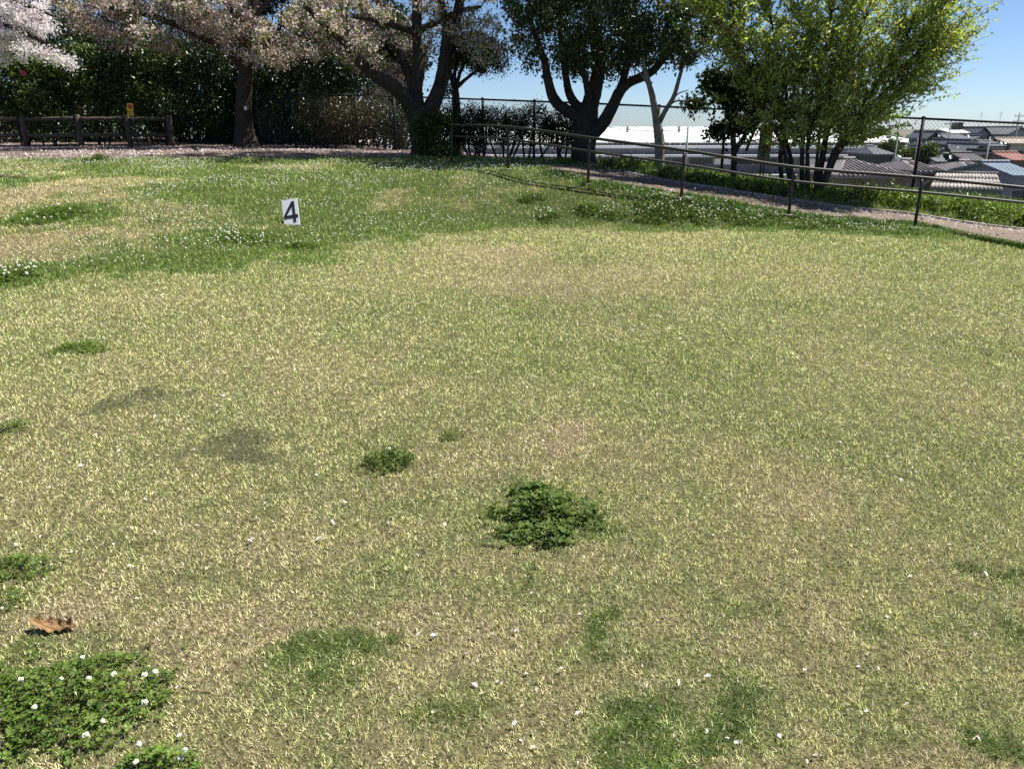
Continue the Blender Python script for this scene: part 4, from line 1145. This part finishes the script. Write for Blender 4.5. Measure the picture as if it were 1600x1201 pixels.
def warn_sign():
    c = P(203.5, 171.5, 24.36)
    g = P(204, 228, 24.38); base = Vector((g.x, g.y, hz(g.x, g.y)))
    root = thing('warning_sign', base, 'small red and yellow warning sign on a thin stake above the log fence', 'sign')
    w_, h_ = .18, .34
    Mx = Matrix.Rotation(R(5), 3, 'Y')
    mb = MB(base); mb.box(c, (w_, .012, h_), Mx); mb.obj('board', M['yellow'], root, bevel=.004)
    mb = MB(base); mb.tube([c + Vector((.02, .02, .1)), Vector((c.x + .05, c.y + .02, c.z - .5)), Vector((c.x + .07, c.y + .02, base.z - .05))], .014, 7); mb.obj('stake', M['metal_dark'], root)
    mb = MB(base); mb.box(c + Mx @ Vector((0, -.0085, .085)), (.12, .005, .12), Mx); mb.obj('red_panel', M['red'], root)
    mb = MB(base)
    mb.box(c + Mx @ Vector((0, -.0085, -.06)), (.15, .005, .018), Mx); mb.box(c + Mx @ Vector((0, -.0085, -.10)), (.12, .005, .018), Mx); mb.obj('text_lines', mat_plain('brown_print', (.20, .13, .03), .7, .2, 20), root)
warn_sign()
def pale_barrier():
    a, b = P(341, 186, 28.2), P(367, 186.5, 28.2)
    base = Vector(((a.x + b.x) / 2, a.y, hz((a.x + b.x) / 2, a.y)))
    root = thing('pipe_barrier', base, 'short pale metal pipe barrier in the shade left of the straight cherry trunk', 'barrier')
    mb = MB(base); mb.tube([a, b], .025, 8); mb.obj('crossbar', M['concrete'], root, True)
    for q in (a.lerp(b, .2), a.lerp(b, .85)):
        mb = MB(base); mb.tube([Vector((q.x, q.y + .03, base.z - .1)), Vector((q.x, q.y + .03, q.z))], .022, 8); mb.obj('post', M['concrete'], root, True)
pale_barrier()
# white tag on the straight cherry trunk
tg = P(383.5, 169, 24.31)
mb = MB(tg); mb.box(tg, (.085, .008, .11)); o = mb.obj('trunk_tag', M['white_board'], None, bevel=.003); tag(o, 'small white tag fixed to the straight cherry trunk', 'tag')

# ------------------------------------------------------------------ board with the number 4
def number_board():
    g = G(457, 352)
    root = thing('number_board', g, 'white board with a black number 4 propped on the grassy mound', 'sign')
    t = (g.y / (CP + (600.5 - 352) / F * SP))
    wd = 25.0 / F * t; ht = 43.0 / F * t
    lean, roll = R(-24), R(-10)
    B = Matrix.Rotation(R(-4), 3, 'Z') @ Matrix.Rotation(lean, 3, 'X') @ Matrix.Rotation(roll, 3, 'Y')
    def pt(u, v, d): return B @ Vector(((u - .5) * wd, -d, (1 - v) * ht)) + Vector((0, 0, -.012))
    def prism(mb, outer, holes, d0, d1):
        polys = [[Vector((u, v, 0)) for u, v in outer]] + [[Vector((u, v, 0)) for u, v in h] for h in holes]
        flat = [p for q in polys for p in q]
        tris = tessellate_polygon(polys)
        n = len(flat)
        vs_ = [pt(p.x, p.y, d0) for p in flat] + [pt(p.x, p.y, d1) for p in flat]
        fs = [tuple(reversed(t)) for t in tris] + [tuple(i + n for i in t) for t in tris]
        b = 0
        for q in polys:
            m = len(q)
            for k in range(m):
                i, j = b + k, b + (k + 1) % m
                fs.append((i, j, j + n, i + n))
            b += m
        mb.add(vs_, fs)
    mb = MB(); prism(mb, [(0, 0), (1, 0), (1, 1), (0, 1)], [], 0, .012); o = mb.obj('board', M['white_board'], root, bevel=.002)
    mb = MB(); prism(mb, [(.62, .09), (.79, .09), (.79, .60), (.95, .60), (.95, .715), (.79, .715), (.79, .88), (.63, .88), (.63, .715), (.07, .715), (.05, .60)], [[(.63, .285), (.235, .60), (.63, .60)]], .0125, .0155)
    fo = mb.obj('numeral', M['black_paint'], root)
    # folding prop behind the board
    mb = MB(); mb.tube([pt(.5, .15, -.008), Vector((.0, .16, -.02))], .009, 6); mb.obj('prop', M['metal_dark'], root)
    mb = MB(); mb.tube([pt(.15, .97, -.008), pt(.85, .97, -.008)], .007, 6); mb.obj('foot_bar', M['metal_dark'], root)
number_board()

# ------------------------------------------------------------------ curled brown leaf
def dead_leaf():
    g = G(84, 985)
    root = thing('fallen_leaf', g, 'large curled orange brown dead leaf on the turf at lower left', 'leaf')
    L, W_ = .132, .052
    nu, nv = 30, 11
    V = []
    for i in range(nu):
        u = i / (nu - 1)
        half = W_ * (math.sin(math.pi * min(1, u * .92 + .06)) ** .6) * (1 + .12 * math.sin(u * 17) + .07 * math.sin(u * 37 + 1))
        for j in range(nv):
            v = j / (nv - 1) * 2 - 1
            x = (u - .5) * L
            arch = .050 * max(0, .62 - u) ** 1.6 * 2.2 + .030 * max(0, u - .62) ** 1.2 * 2.2
            ang = v * (.75 + .5 * u)                       # rolled up along both sides
            y = math.sin(ang) * half * .55 + .018 * (u - .5)
            z = .003 + arch * .7 + (1 - math.cos(ang)) * half * (.85 if v > 0 else .5) + .005 * math.sin(u * 27 + v * 4) * abs(v)
            V.append((x, y, z))
    n = len(V)
    V2 = [(x, y, z - .0009) for x, y, z in V]
    fs = []
    for i in range(nu - 1):
        for j in range(nv - 1):
            a = i * nv + j
            fs.append((a, a + nv, a + nv + 1, a + 1)); fs.append((n + a, n + a + 1, n + a + nv + 1, n + a + nv))
    for i in range(nu - 1):
        for j in (0, nv - 1):
            a = i * nv + j; fs.append((a, n + a, n + a + nv, a + nv))
    mb = MB(); mb.add(V + V2, fs); bo = mb.obj('blade', M['dead_leaf'], root, True)
    mr = MB(); mr.tube([(x, 0, .0042 + .035 * max(0, .62 - (x / L + .5)) ** 1.6 * 2.2 + .021 * max(0, (x / L + .5) - .62) ** 1.2 * 2.2) for x in np.linspace(-L * .5, L * .5, 10)], [.0022, .002, .002, .0018, .0016, .0014, .0012, .001, .0008, .0006], 5); mr.obj('midrib', M['dead_leaf'], bo, True)
    ms_ = MB(); ms_.tube([(L * .5, .009, .019), (L * .56, .008, .022), (L * .64, .004, .016)], [.0018, .0016, .0014], 5); ms_.obj('stalk', M['dead_leaf'], root, True)
    root.rotation_euler = (R(4), R(2), R(-8))
dead_leaf()

# ------------------------------------------------------------------ notice board with characters
def notice():
    c = P(1196, 221, 16.9); g = Vector((c.x, c.y, hz(c.x, c.y)))
    root = thing('notice_board', g, 'upright weathered grey notice board with vertical characters among the shrub stems', 'sign')
    w_, h_ = .265, .70
    Mx = Matrix.Rotation(R(2), 3, 'Y')
    mb = MB(g); mb.box(c, (w_, .03, h_), Mx); mb.obj('board', M['sign_grey'], root, bevel=.006)
    for sx_ in (-.03, .035):
        mb = MB(g); mb.tube([Vector((c.x + sx_, c.y + .04, g.z - .1)), Vector((c.x + sx_, c.y + .04, c.z + .1))], .02, 8); mb.obj('post', M['metal_dark'], root, True)
    for k, ch in enumerate('立入禁止'):
        cu = bpy.data.curves.new('character', 'FONT'); cu.body = ch; cu.size = .15; cu.align_x = 'CENTER'; cu.align_y = 'CENTER'; cu.extrude = .002
        cu.materials.append(M['sign_text'])
        t_ = bpy.data.objects.new('character', cu); link(t_)
        me = bpy.data.meshes.new_from_object(t_.evaluated_get(bpy.context.evaluated_depsgraph_get()))
        bpy.data.objects.remove(t_); me.materials.clear(); me.materials.append(M['sign_text'])
        o = bpy.data.objects.new('character', me); link(o, root)
        o.location = (c - g) + Mx @ Vector((0, -.0185, .245 - k * .165)); o.rotation_euler = (R(90), R(2), 0)
    mb = MB(g)
    for k in range(26):
        p = c + Mx @ Vector((random.gauss(-.01, .05), -.017, random.gauss(-.12, .05))); r = random.uniform(.008, .02)
        mb.add([p + Vector((r, 0, 0)), p + Vector((0, 0, r)), p - Vector((r, 0, 0)), p - Vector((0, 0, r)), p + Vector((0, -.006, 0))], [(0, 1, 4), (1, 2, 4), (2, 3, 4), (3, 0, 4)])
    tag(mb.obj('moss', M['moss'], root), kind='stuff')
notice()
# ------------------------------------------------------------------ factory below the hill
PLAIN = -5.0
def factory():
    D = 112.0
    k = D / CP
    def zz(py): return P(800, py, D).z
    x0, x1 = P(560, 220, D).x, P(1462, 220, D).x
    base = Vector(((x0 + x1) / 2, D, PLAIN))
    root = thing('factory', base, 'long low factory with white metal roof and dark louvred bands beyond the fence', 'factory')
    def slab(name, mat, za, zb, ya, yb, xa=x0, xb=x1, par=None, slope=0):
        mb = MB(base)
        mb.hexa([(xa, ya, za), (xb, ya, za), (xb, yb, za + slope), (xa, yb, za + slope), (xa, ya, zb), (xb, ya, zb), (xb, yb, zb + slope), (xa, yb, zb + slope)])
        return mb.obj(name, mat, par or root)
    top = zz(222)
    # main roof in bays with standing seams
    nb = 30; bw = (x1 - x0) / nb
    rise = zz(203) + .03 - top + .42
    for i in range(nb):
        o = slab('roof_panel', M['factory_roof'], top - .12, top, D, D + 46, x0 + i * bw + .015, x0 + (i + 1) * bw - .015, slope=rise)
        mb = MB(base); mb.tube([Vector((x0 + i * bw, D, top + .02)), Vector((x0 + i * bw, D + 46, top + rise + .02))], .06, 5); mb.obj('roof_seam', M['factory_white'], o)
    slab('clerestory_wall', M['factory_wall'], zz(227), top - .13, D + .5, D + 45)
    lw = []
    nl = 110
    for i in range(nl):
        xa = x0 + (i + .5) * (x1 - x0) / nl
        if (i // 9) % 3 == 1: continue
        mb = MB(base); mb.box((xa, D + .42, (zz(227) + top - .13) / 2), (.16, .12, (top - .13 - zz(227)) * .9)); mb.obj('louvre', M['factory_white'] if (i // 9) % 3 == 0 and i % 2 else M['frame'], root)
    slab('canopy_fascia', M['factory_white'], zz(231.5), zz(227.4), D - 1.2, D + .6)
    slab('upper_wall', M['factory_wall'], zz(241), zz(231.8), D - .6, D + 40)
    slab('lower_fascia', M['factory_white'], zz(244.5), zz(241.2), D - 2.4, D - .2)
    slab('ground_floor_wall', M['factory_wall'], PLAIN - .3, zz(244.8), D - 1.2, D + 40)
    for i in range(26):
        xa = x0 + 3 + i * (x1 - x0 - 6) / 25
        wd = 2.4 if i % 3 else 3.4
        fr = slab('window', M['frame'], zz(257), zz(247), D - 1.26, D - 1.20, xa - wd / 2, xa + wd / 2)
        slab('pane', M['glass'] if i % 4 else M['factory_white'], zz(256.4), zz(247.6), D - 1.30, D - 1.265, xa - wd / 2 + .1, xa + wd / 2 - .1, par=fr)
    for i in range(9):
        xa = x0 + 6 + i * (x1 - x0) / 9.2
        mb = MB(base); mb.tube([Vector((xa, D + 25, top + rise * .54)), Vector((xa, D + 25, top + rise * .54 + .9)), Vector((xa, D + 25, top + rise * .54 + 1.05))], [.22, .22, .4], 8); mb.obj('roof_vent', M['frame'], root)
    yard = slab('loading_dock', M['concrete'], PLAIN - .3, PLAIN + .5, D - 5, D - 1.25)
    return
factory()

# ------------------------------------------------------------------ houses on the right below the hill
def mat_roof(name, col):
    return mat_plain(name, col, .6, .18, 1.2, .2, bscale=8)
RF = {'slate': mat_roof('roof_slate', (.10, .105, .115)), 'grey': mat_roof('roof_grey', (.17, .17, .175)), 'mauve': mat_roof('roof_mauve', (.21, .185, .18)), 'brown': mat_roof('roof_brown', (.15, .12, .11)),
      'tan': mat_roof('roof_tan', (.30, .25, .20)), 'red': mat_roof('roof_red', (.22, .09, .07)), 'blue': mat_roof('roof_blue', (.12, .17, .22)), 'white': mat_roof('roof_white', (.72, .72, .70)), 'black': mat_roof('roof_black', (.05, .05, .055))}
WL = {'grey': mat_plain('wall_grey', (.25, .27, .30), .8, .12, 1), 'dark': mat_plain('wall_dark', (.075, .08, .09), .8, .15, 1), 'cream': mat_plain('wall_cream', (.42, .38, .32), .8, .1, 1), 'white': mat_plain('wall_white', (.6, .6, .6), .8, .08, 1), 'blue': mat_plain('wall_blue', (.22, .26, .33), .8, .1, 1), 'brown': mat_plain('wall_brown', (.16, .13, .11), .8, .15, 1)}
def house(px0, px1, ytop, yeave, D, dep, roof, wall, label, gable_front=False, rot=0, storeys=2, hip=False, extras=(), tiles=False):
    a, b = P(px0, yeave, D), P(px1, yeave, D)
    ze = a.z; zr = P(px0, ytop, D + (dep * .5 if not gable_front else 0)).z
    zr = max(zr, ze + .5)
    Wd = b.x - a.x
    cx, cy = (a.x + b.x) / 2, D + dep / 2
    ground = hz(cx, D)
    root = thing('house', (cx, cy, ground), label, 'house', 'houses below the hill')
    root.rotation_euler = (0, 0, R(rot))
    x, y = Wd / 2, dep / 2
    E, Rz, ov = ze - ground, zr - ground, .35
    wx, wy = x - ov, y - ov
    mb = MB()
    if gable_front:
        gz = E + (Rz - E) * (1 - ov / x) - .08
        mb.add([(-wx, -wy, -.5), (wx, -wy, -.5), (wx, wy, -.5), (-wx, wy, -.5), (-wx, -wy, E), (wx, -wy, E), (wx, wy, E), (-wx, wy, E), (0, -wy, gz), (0, wy, gz)],
               [(0, 1, 5, 8, 4), (2, 3, 7, 9, 6), (1, 2, 6, 5), (3, 0, 4, 7), (3, 2, 1, 0), (5, 6, 9, 8), (7, 4, 8, 9)])
    else:
        gz = E + (Rz - E) * (1 - ov / y) - .08
        if hip: mb.box((0, 0, (E - .5) / 2), (2 * wx, 2 * wy, E + .5))
        else:
            mb.add([(-wx, -wy, -.5), (wx, -wy, -.5), (wx, wy, -.5), (-wx, wy, -.5), (-wx, -wy, E), (wx, -wy, E), (wx, wy, E), (-wx, wy, E), (-wx, 0, gz), (wx, 0, gz)],
                   [(0, 1, 5, 4), (2, 3, 7, 6), (1, 2, 6, 9, 5), (3, 0, 4, 8, 7), (3, 2, 1, 0), (4, 5, 9, 8), (6, 7, 8, 9)])
    mb.obj('wall', WL[wall], root)
    th = .14
    mb = MB()
    if hip:
        h = min(x, y) * .95
        L = max(.3, x - h)
        mb.add([(-x, -y, E), (x, -y, E), (x, y, E), (-x, y, E), (-L, 0, Rz), (L, 0, Rz), (-x, -y, E - th), (x, -y, E - th), (x, y, E - th), (-x, y, E - th)],
               [(0, 1, 5, 4), (1, 2, 5), (2, 3, 4, 5), (3, 0, 4), (9, 8, 7, 6), (0, 6, 7, 1), (1, 7, 8, 2), (2, 8, 9, 3), (3, 9, 6, 0)])
        ridge = [(-L, 0, Rz + .05), (L, 0, Rz + .05)]
    elif gable_front:
        for s in (-1, 1):
            mb.hexa([(0, -y, Rz - th), (s * x, -y, E - th), (s * x, y, E - th), (0, y, Rz - th), (0, -y, Rz), (s * x, -y, E), (s * x, y, E), (0, y, Rz)])
        ridge = [(0, -y - .02, Rz + .05), (0, y + .02, Rz + .05)]
    else:
        for s in (-1, 1):
            mb.hexa([(-x, 0, Rz - th), (x, 0, Rz - th), (x, s * y, E - th), (-x, s * y, E - th), (-x, 0, Rz), (x, 0, Rz), (x, s * y, E), (-x, s * y, E)])
        ridge = [(-x - .02, 0, Rz + .05), (x + .02, 0, Rz + .05)]
    ro = mb.obj('roof', RF[roof], root)
    MB().tube(ridge, .10, 6).obj('ridge', RF[roof], ro)
    if tiles:      # rows of pan tiles on the near slope
        n = int(Wd / tiles); 
        for i in range(n + 1):
            xx = -x + Wd * i / n
            if gable_front or hip: 
                f = max(0.05, min(1, (x - abs(xx)) / (min(x, y) * .95))) if hip else 1
                p0, p1 = Vector((xx, -y - .02, E + .03)), Vector((xx, -y + y * f, E + (Rz - E) * f + .03))
            else: p0, p1 = Vector((xx, -y - .03, E + .03)), Vector((xx, -.05, Rz + .02))
            MB().tube([p0, p1], tiles * .20, 5).obj('tile_row', RF[roof], ro, True)
    # windows on the side that faces the park
    nw = max(1, min(4, int(Wd / 2.6)))
    for sidx in range(storeys):
        zc = E - 1.25 - sidx * 2.7
        if zc < .6: continue
        for i in range(nw):
            xx = -wx + 2 * wx * (i + .5) / nw + random.uniform(-.2, .2)
            ww = random.choice([.9, 1.3, 1.6]); hh = random.choice([.9, 1.1])
            f = MB().box((xx, -wy - .03, zc), (ww, .07, hh)).obj('window', M['frame'], root)
            MB().box((xx - ww * .235, -wy - .075, zc), (ww * .42, .02, hh - .14)).obj('pane', M['glass'], f)
            MB().box((xx + ww * .235, -wy - .075, zc), (ww * .42, .02, hh - .14)).obj('pane', M['glass'], f)
    if gable_front and Rz - E > 1.2:
        MB().box((0, -wy - .03, E + (Rz - E) * .25), (.7, .07, .6)).obj('window', M['glass'], root)
    for e in extras:
        if e == 'dish':
            xx = random.uniform(-.6, .6) * wx
            q = MB(); c = Vector((xx, -y - .05, E + .35)); nrm = Vector((.3, -.85, .45)).normalized(); s = nrm.orthogonal().normalized(); t = nrm.cross(s)
            rim = [c + (s * math.cos(a_) + t * math.sin(a_)) * .19 for a_ in np.linspace(0, 2 * math.pi, 13)[:-1]]
            q.add(rim + [c - nrm * .10, c - nrm * .04], [(i, (i + 1) % 12, 13) for i in range(12)] + [((i + 1) % 12, i, 12) for i in range(12)])
            q.tube([c - nrm * .08, Vector((xx, -y + .3, E + .1))], .03, 5)
            q.obj('satellite_dish', M['factory_white'], root)
        if e == 'balcony':
            q = MB(); q.box((0, -wy - .55, E - 2.6), (wx * 1.2, 1.0, .14)); q.obj('balcony', WL['white'], root)
            q = MB()
            for k in range(13): q.box((-wx * .58 + wx * 1.16 * k / 12, -wy - 1.02, E - 2.1), (.05, .05, .9))
            q.box((0, -wy - 1.02, E - 1.62), (wx * 1.2, .07, .07)); q.obj('balcony_railing', WL['white'], root)
        if e == 'box':
            MB().box((0.3 * x, 0, Rz + .5), (1.4, 1.2, 1.1)).obj('roof_tank', RF['black'], root)
        if e == 'antenna':
            q = MB(); q.tube([(-.4 * x, 0, Rz - .1), (-.4 * x, 0, Rz + 2.2)], .025, 5)
            for k, zz_ in enumerate((1.5, 1.8, 2.1)): q.tube([(-.4 * x - .45 + .08 * k, 0, Rz + zz_), (-.4 * x + .45 - .08 * k, 0, Rz + zz_)], .014, 4)
            q.obj('antenna', M['frame'], root)
        if e == 'unit':
            MB().box((wx * .4, -wy - .35, E - 2.2), (.8, .4, .65)).obj('air_conditioner', M['factory_white'], root)
    return root
house(1536, 1578, 198.5, 205, 128, 7, 'grey', 'blue', 'pale blue grey house with long ridge highest on the right', rot=4, extras=('balcony', 'antenna'))
house(1528, 1549, 199, 208, 124, 8, 'slate', 'blue', 'gabled wing at the left end of the pale blue grey house', gable_front=True)
house(1574, 1616, 198.5, 210, 120, 9, 'grey', 'grey', 'gabled grey house cut by the right edge on the skyline', gable_front=True, extras=('antenna',))
house(1487, 1530, 204.5, 207.5, 126, 8, 'white', 'dark', 'house with a pale flat roof and dark roof tank on the skyline', extras=('box',))
house(1457, 1482, 205.5, 216, 100, 8, 'slate', 'dark', 'dark grey gabled house at the left end of the hillside cluster', gable_front=True, rot=-8, extras=('dish',))
house(1480, 1522, 210, 217, 104, 7, 'slate', 'dark', 'dark roofed house between the left gable and the roof tank house', rot=4, extras=('dish',))
house(1577, 1625, 219, 224, 92, 6, 'tan', 'cream', 'beige house with tan roof at the right edge', extras=('unit', 'dish'))
house(1520, 1546, 212, 220, 108, 8, 'grey', 'cream', 'small cream walled gable below the pale blue grey house', gable_front=True, extras=('unit',))
house(1548, 1580, 222, 228, 92, 6, 'slate', 'grey', 'grey house with slate roof left of the beige one', extras=('dish', 'dish', 'unit'))
house(1499, 1527, 219, 229, 90, 8, 'slate', 'grey', 'grey gabled house in the middle of the cluster', gable_front=True, extras=('dish',))
house(1466, 1489, 227, 238, 80, 7, 'slate', 'blue', 'small blue grey gabled house low on the left of the cluster', gable_front=True, extras=('unit',))
house(1486, 1510, 231, 237, 82, 5, 'slate', 'white', 'white walled narrow house right of the small blue grey gable', extras=('dish', 'unit'))
house(1524, 1556, 225, 238, 78, 8, 'grey', 'grey', 'steep gabled grey house in the centre right', gable_front=True, rot=-6)
house(1556, 1584, 237, 246, 70, 6, 'black', 'grey', 'black gabled house below the slate roofed one', gable_front=True, extras=('dish',))
house(1510, 1545, 246, 251, 62, 5, 'black', 'dark', 'low black roofed shed house below the cluster', storeys=1, extras=('unit',))
house(1582, 1622, 243, 250, 66, 6, 'red', 'brown', 'house with red brown roof at the right edge', extras=('dish',))
house(1462, 1505, 249, 252.5, 64, 4, 'slate', 'white', 'low white walled shed with dark lean-to roof', storeys=1, extras=('unit', 'dish'))
house(1436, 1484, 254, 268, 46, 7, 'mauve', 'brown', 'hip roofed grey tile house right behind the tallest fence post', hip=True, storeys=1, tiles=.26)
house(1528, 1588, 254, 271, 44, 7, 'mauve', 'brown', 'large house with mauve grey hipped tile roof near the right edge', hip=True, storeys=1, tiles=.26)
house(1583, 1630, 263, 274, 40, 6, 'blue', 'blue', 'house with light blue roof at the right edge', storeys=1)
house(1312, 1430, 249, 274, 38, 7, 'mauve', 'brown', 'wide mauve tiled house roof seen through the fence behind the fan shaped shrub', hip=True, storeys=1, tiles=.22)
house(1366, 1402, 234.5, 241, 62, 6, 'slate', 'dark', 'small dark pyramid roofed house behind the wide mauve roof', hip=True, storeys=1)
# nearest roof: round ridge and rows of pale pan tiles
def tile_roof():
    a, b = P(1463, 272, 26.5), P(1557, 274, 26.0)
    e0, e1 = P(1452, 296, 25.0), P(1566, 300, 24.5)
    base = Vector(((a.x + b.x) / 2, 25.6, hz((a.x + b.x) / 2, 25.6)))
    root = thing('tiled_outbuilding', base, 'nearest small outbuilding with pale corrugated tile rows and dark ridge just past the fence', 'outbuilding')
    mb = MB(base); back0, back1 = a + Vector((0, 1.6, -.7)), b + Vector((0, 1.6, -.7))
    dz = Vector((0, 0, .1))
    mb.hexa([e0 - dz, e1 - dz, b - dz, a - dz, e0, e1, b, a]); mb.hexa([a - dz, b - dz, back1 - dz, back0 - dz, a, b, back1, back0]); ro = mb.obj('roof', RF['mauve'], root)
    mb = MB(base); mb.tube([a + Vector((-.05, 0, .03)), b + Vector((.05, 0, .03))], .085, 8); mb.obj('ridge', RF['black'], ro, True)
    tm = mat_plain('pale_tile', (.36, .33, .30), .8, .3, 3)
    n = 19
    for i in range(n):
        u = (i + .5) / n
        p, q = a.lerp(b, u), e0.lerp(e1, u)
        for k in range(3):
            s0, s1 = p.lerp(q, .06 + k * .31), p.lerp(q, .06 + (k + 1) * .31)
            mb = MB(base); mb.tube([s0 + Vector((0, 0, .02)), s1 + Vector((0, -.0, .045))], [.055, .07], 7, True); mb.obj('tile', tm, ro, True)
    mb = MB(base); 
    g = base.z - .6
    w0, w1, w2, w3 = e0 + Vector((.15, .25, -.2)), e1 + Vector((-.15, .25, -.2)), back1 + Vector((-.15, -.2, -.05)), back0 + Vector((.15, -.2, -.05))
    mb.hexa([(w0.x, w0.y, g), (w1.x, w1.y, g), (w2.x, w2.y, g), (w3.x, w3.y, g), w0, w1, w2, w3]); mb.obj('wall', WL['cream'], root)
tile_roof()

def pole(px, ytop, D, r, label, arms=1, lamp=False):
    t = P(px, ytop, D); g = Vector((t.x, t.y, hz(t.x, t.y)))
    root = thing('utility_pole', g, label, 'pole', 'poles in the town')
    mb = MB(g); mb.tube([g - Vector((0, 0, .4)), t], [r * 1.25, r], 8); mb.obj('shaft', M['frame'], root, True)
    for k in range(arms):
        mb = MB(g); mb.box(t - Vector((0, 0, .5 + .7 * k)), (1.5, .09, .09)); ao = mb.obj('crossarm', M['frame'], root)
        for s in (-.65, -.2, .25, .65):
            mb = MB(g); mb.tube([t + Vector((s, 0, -.45 - .7 * k)), t + Vector((s, 0, -.28 - .7 * k))], [.05, .035], 6); mb.obj('insulator', M['factory_white'], ao)
    if lamp:
        mb = MB(g); c = P(px - 3, 247, D - .4)
        mb.tube([c + Vector((0, 0, -.16)), c + Vector((0, 0, -.1)), c, c + Vector((0, 0, .1)), c + Vector((0, 0, .16))], [.04, .15, .18, .15, .04], 10); mb.obj('globe', M['factory_white'], root, True)
    return root
pole(1407, 184, 52, .06, 'tall thin concrete pole left of the tallest fence post', 1, True)
pole(1487, 187, 96, .06, 'slim pole rising above the dark left gable of the cluster', 1)
pole(1547, 214, 62, .07, 'pole standing in front of the steep grey roof', 1)
pole(1594, 176, 118, .10, 'tallest pole with crossarms on the skyline near the right edge', 3)
pole(1435, 215, 60, .05, 'pole half hidden beside the tallest fence post', 1)
# far trees between the roofs
def far_tree(px, py, D, rx, rz, label):
    c = P(px, py, D); g = hz(c.x, D)
    tree('round_tree', label, 'tree', M['bark_dark'], [(px, 260, D, .2), (px, py + 6, D, .15), (px, py, D, .1)], [], [(px, py, D, rx, rx * .8, rz), (px - rx * 6, py + 4, D, rx * .7, rx * .6, rz * .7)], 90, 40, .22, [('crown', M['leaf'], 1, (.16, .30), LEFTG)], group='trees in the town', gap=.25, gscale=1.2, sides=6)
far_tree(1392, 231, 74, 1.0, .6, 'round green tree left of the pole behind the small dark pyramid roof')
far_tree(1449, 242, 66, .6, .75, 'upright green tree just right of the tallest fence post')
far_tree(1425, 244, 68, .8, .5, 'low green tree left of the tallest fence post')
# overhead wires above the factory
def wire(a, b, sag, label):
    p, q = P(*a), P(*b)
    pts = [p.lerp(q, t) - Vector((0, 0, sag * 4 * t * (1 - t))) for t in np.linspace(0, 1, 14)]
    mb = MB(p); mb.tube(pts, .035, 5); tag(mb.obj('overhead_wire', M['metal_dark'], None), label, 'wire')
    for (pp, nm) in ((p, 'left'), (q, 'right')):
        g = Vector((pp.x, pp.y, PLAIN))
        mb = MB(g); mb.tube([g - Vector((0, 0, .4)), pp + Vector((0, 0, .3))], [.17, .12], 8)
        o = mb.obj('utility_pole', M['concrete'], None, True); tag(o, f'distant pole carrying the {nm} end of the sagging wire over the factory', 'pole', 'poles in the town')
wire((925, 193, 100), (1075, 202, 100), .5, 'thin dark wire sagging above the white factory roof')

# leafy weeds standing out of the bank beyond the path
for (px, py, D, r, lab) in [(1060, 285, 15.6, .35, 'leafy weed clump on the bank between pale slim tree and fourth handrail post'), (1180, 300, 15.0, .32, 'leafy weed clump on the bank under the grey notice board'),
        (1330, 300, 15.2, .40, 'leafy weed clump at the right foot of the fan shaped shrub'), (1400, 300, 15.0, .38, 'leafy weed clump on the bank just left of the tallest fence post'),
        (1490, 312, 14.7, .42, 'bright leafy weed clump on the bank right of the tallest fence post'), (1575, 325, 14.2, .45, 'leafy weed clump on the bank at the right edge'), (960, 262, 17.0, .30, 'low weed clump on the bank right of the evergreen trunk')]:
    g = G(px, py)
    c = P(px, py, D); zc = hz(c.x, D)
    v = 600.5 - F * ((zc + r * .35 - EYE) / D)     # only used to express the clump's height as a row
    row = 600.5 - F * math.tan(math.atan((zc + r * .35 - EYE) / D) + PITCH)
    shrub('weed_clump', lab, [(px, row, D, r * 1.5, r, r * .42), (px + 40, row + 6, D, r * 1.1, r, r * .3)], 45, 24, .06, (.04, .085), [(.10, .17, .025), (.16, .24, .035), (.07, .12, .02), (.22, .30, .06)], 6, mat='leaf', group='weed clumps on the bank', cat='weeds', gap=.3, gscale=.3)
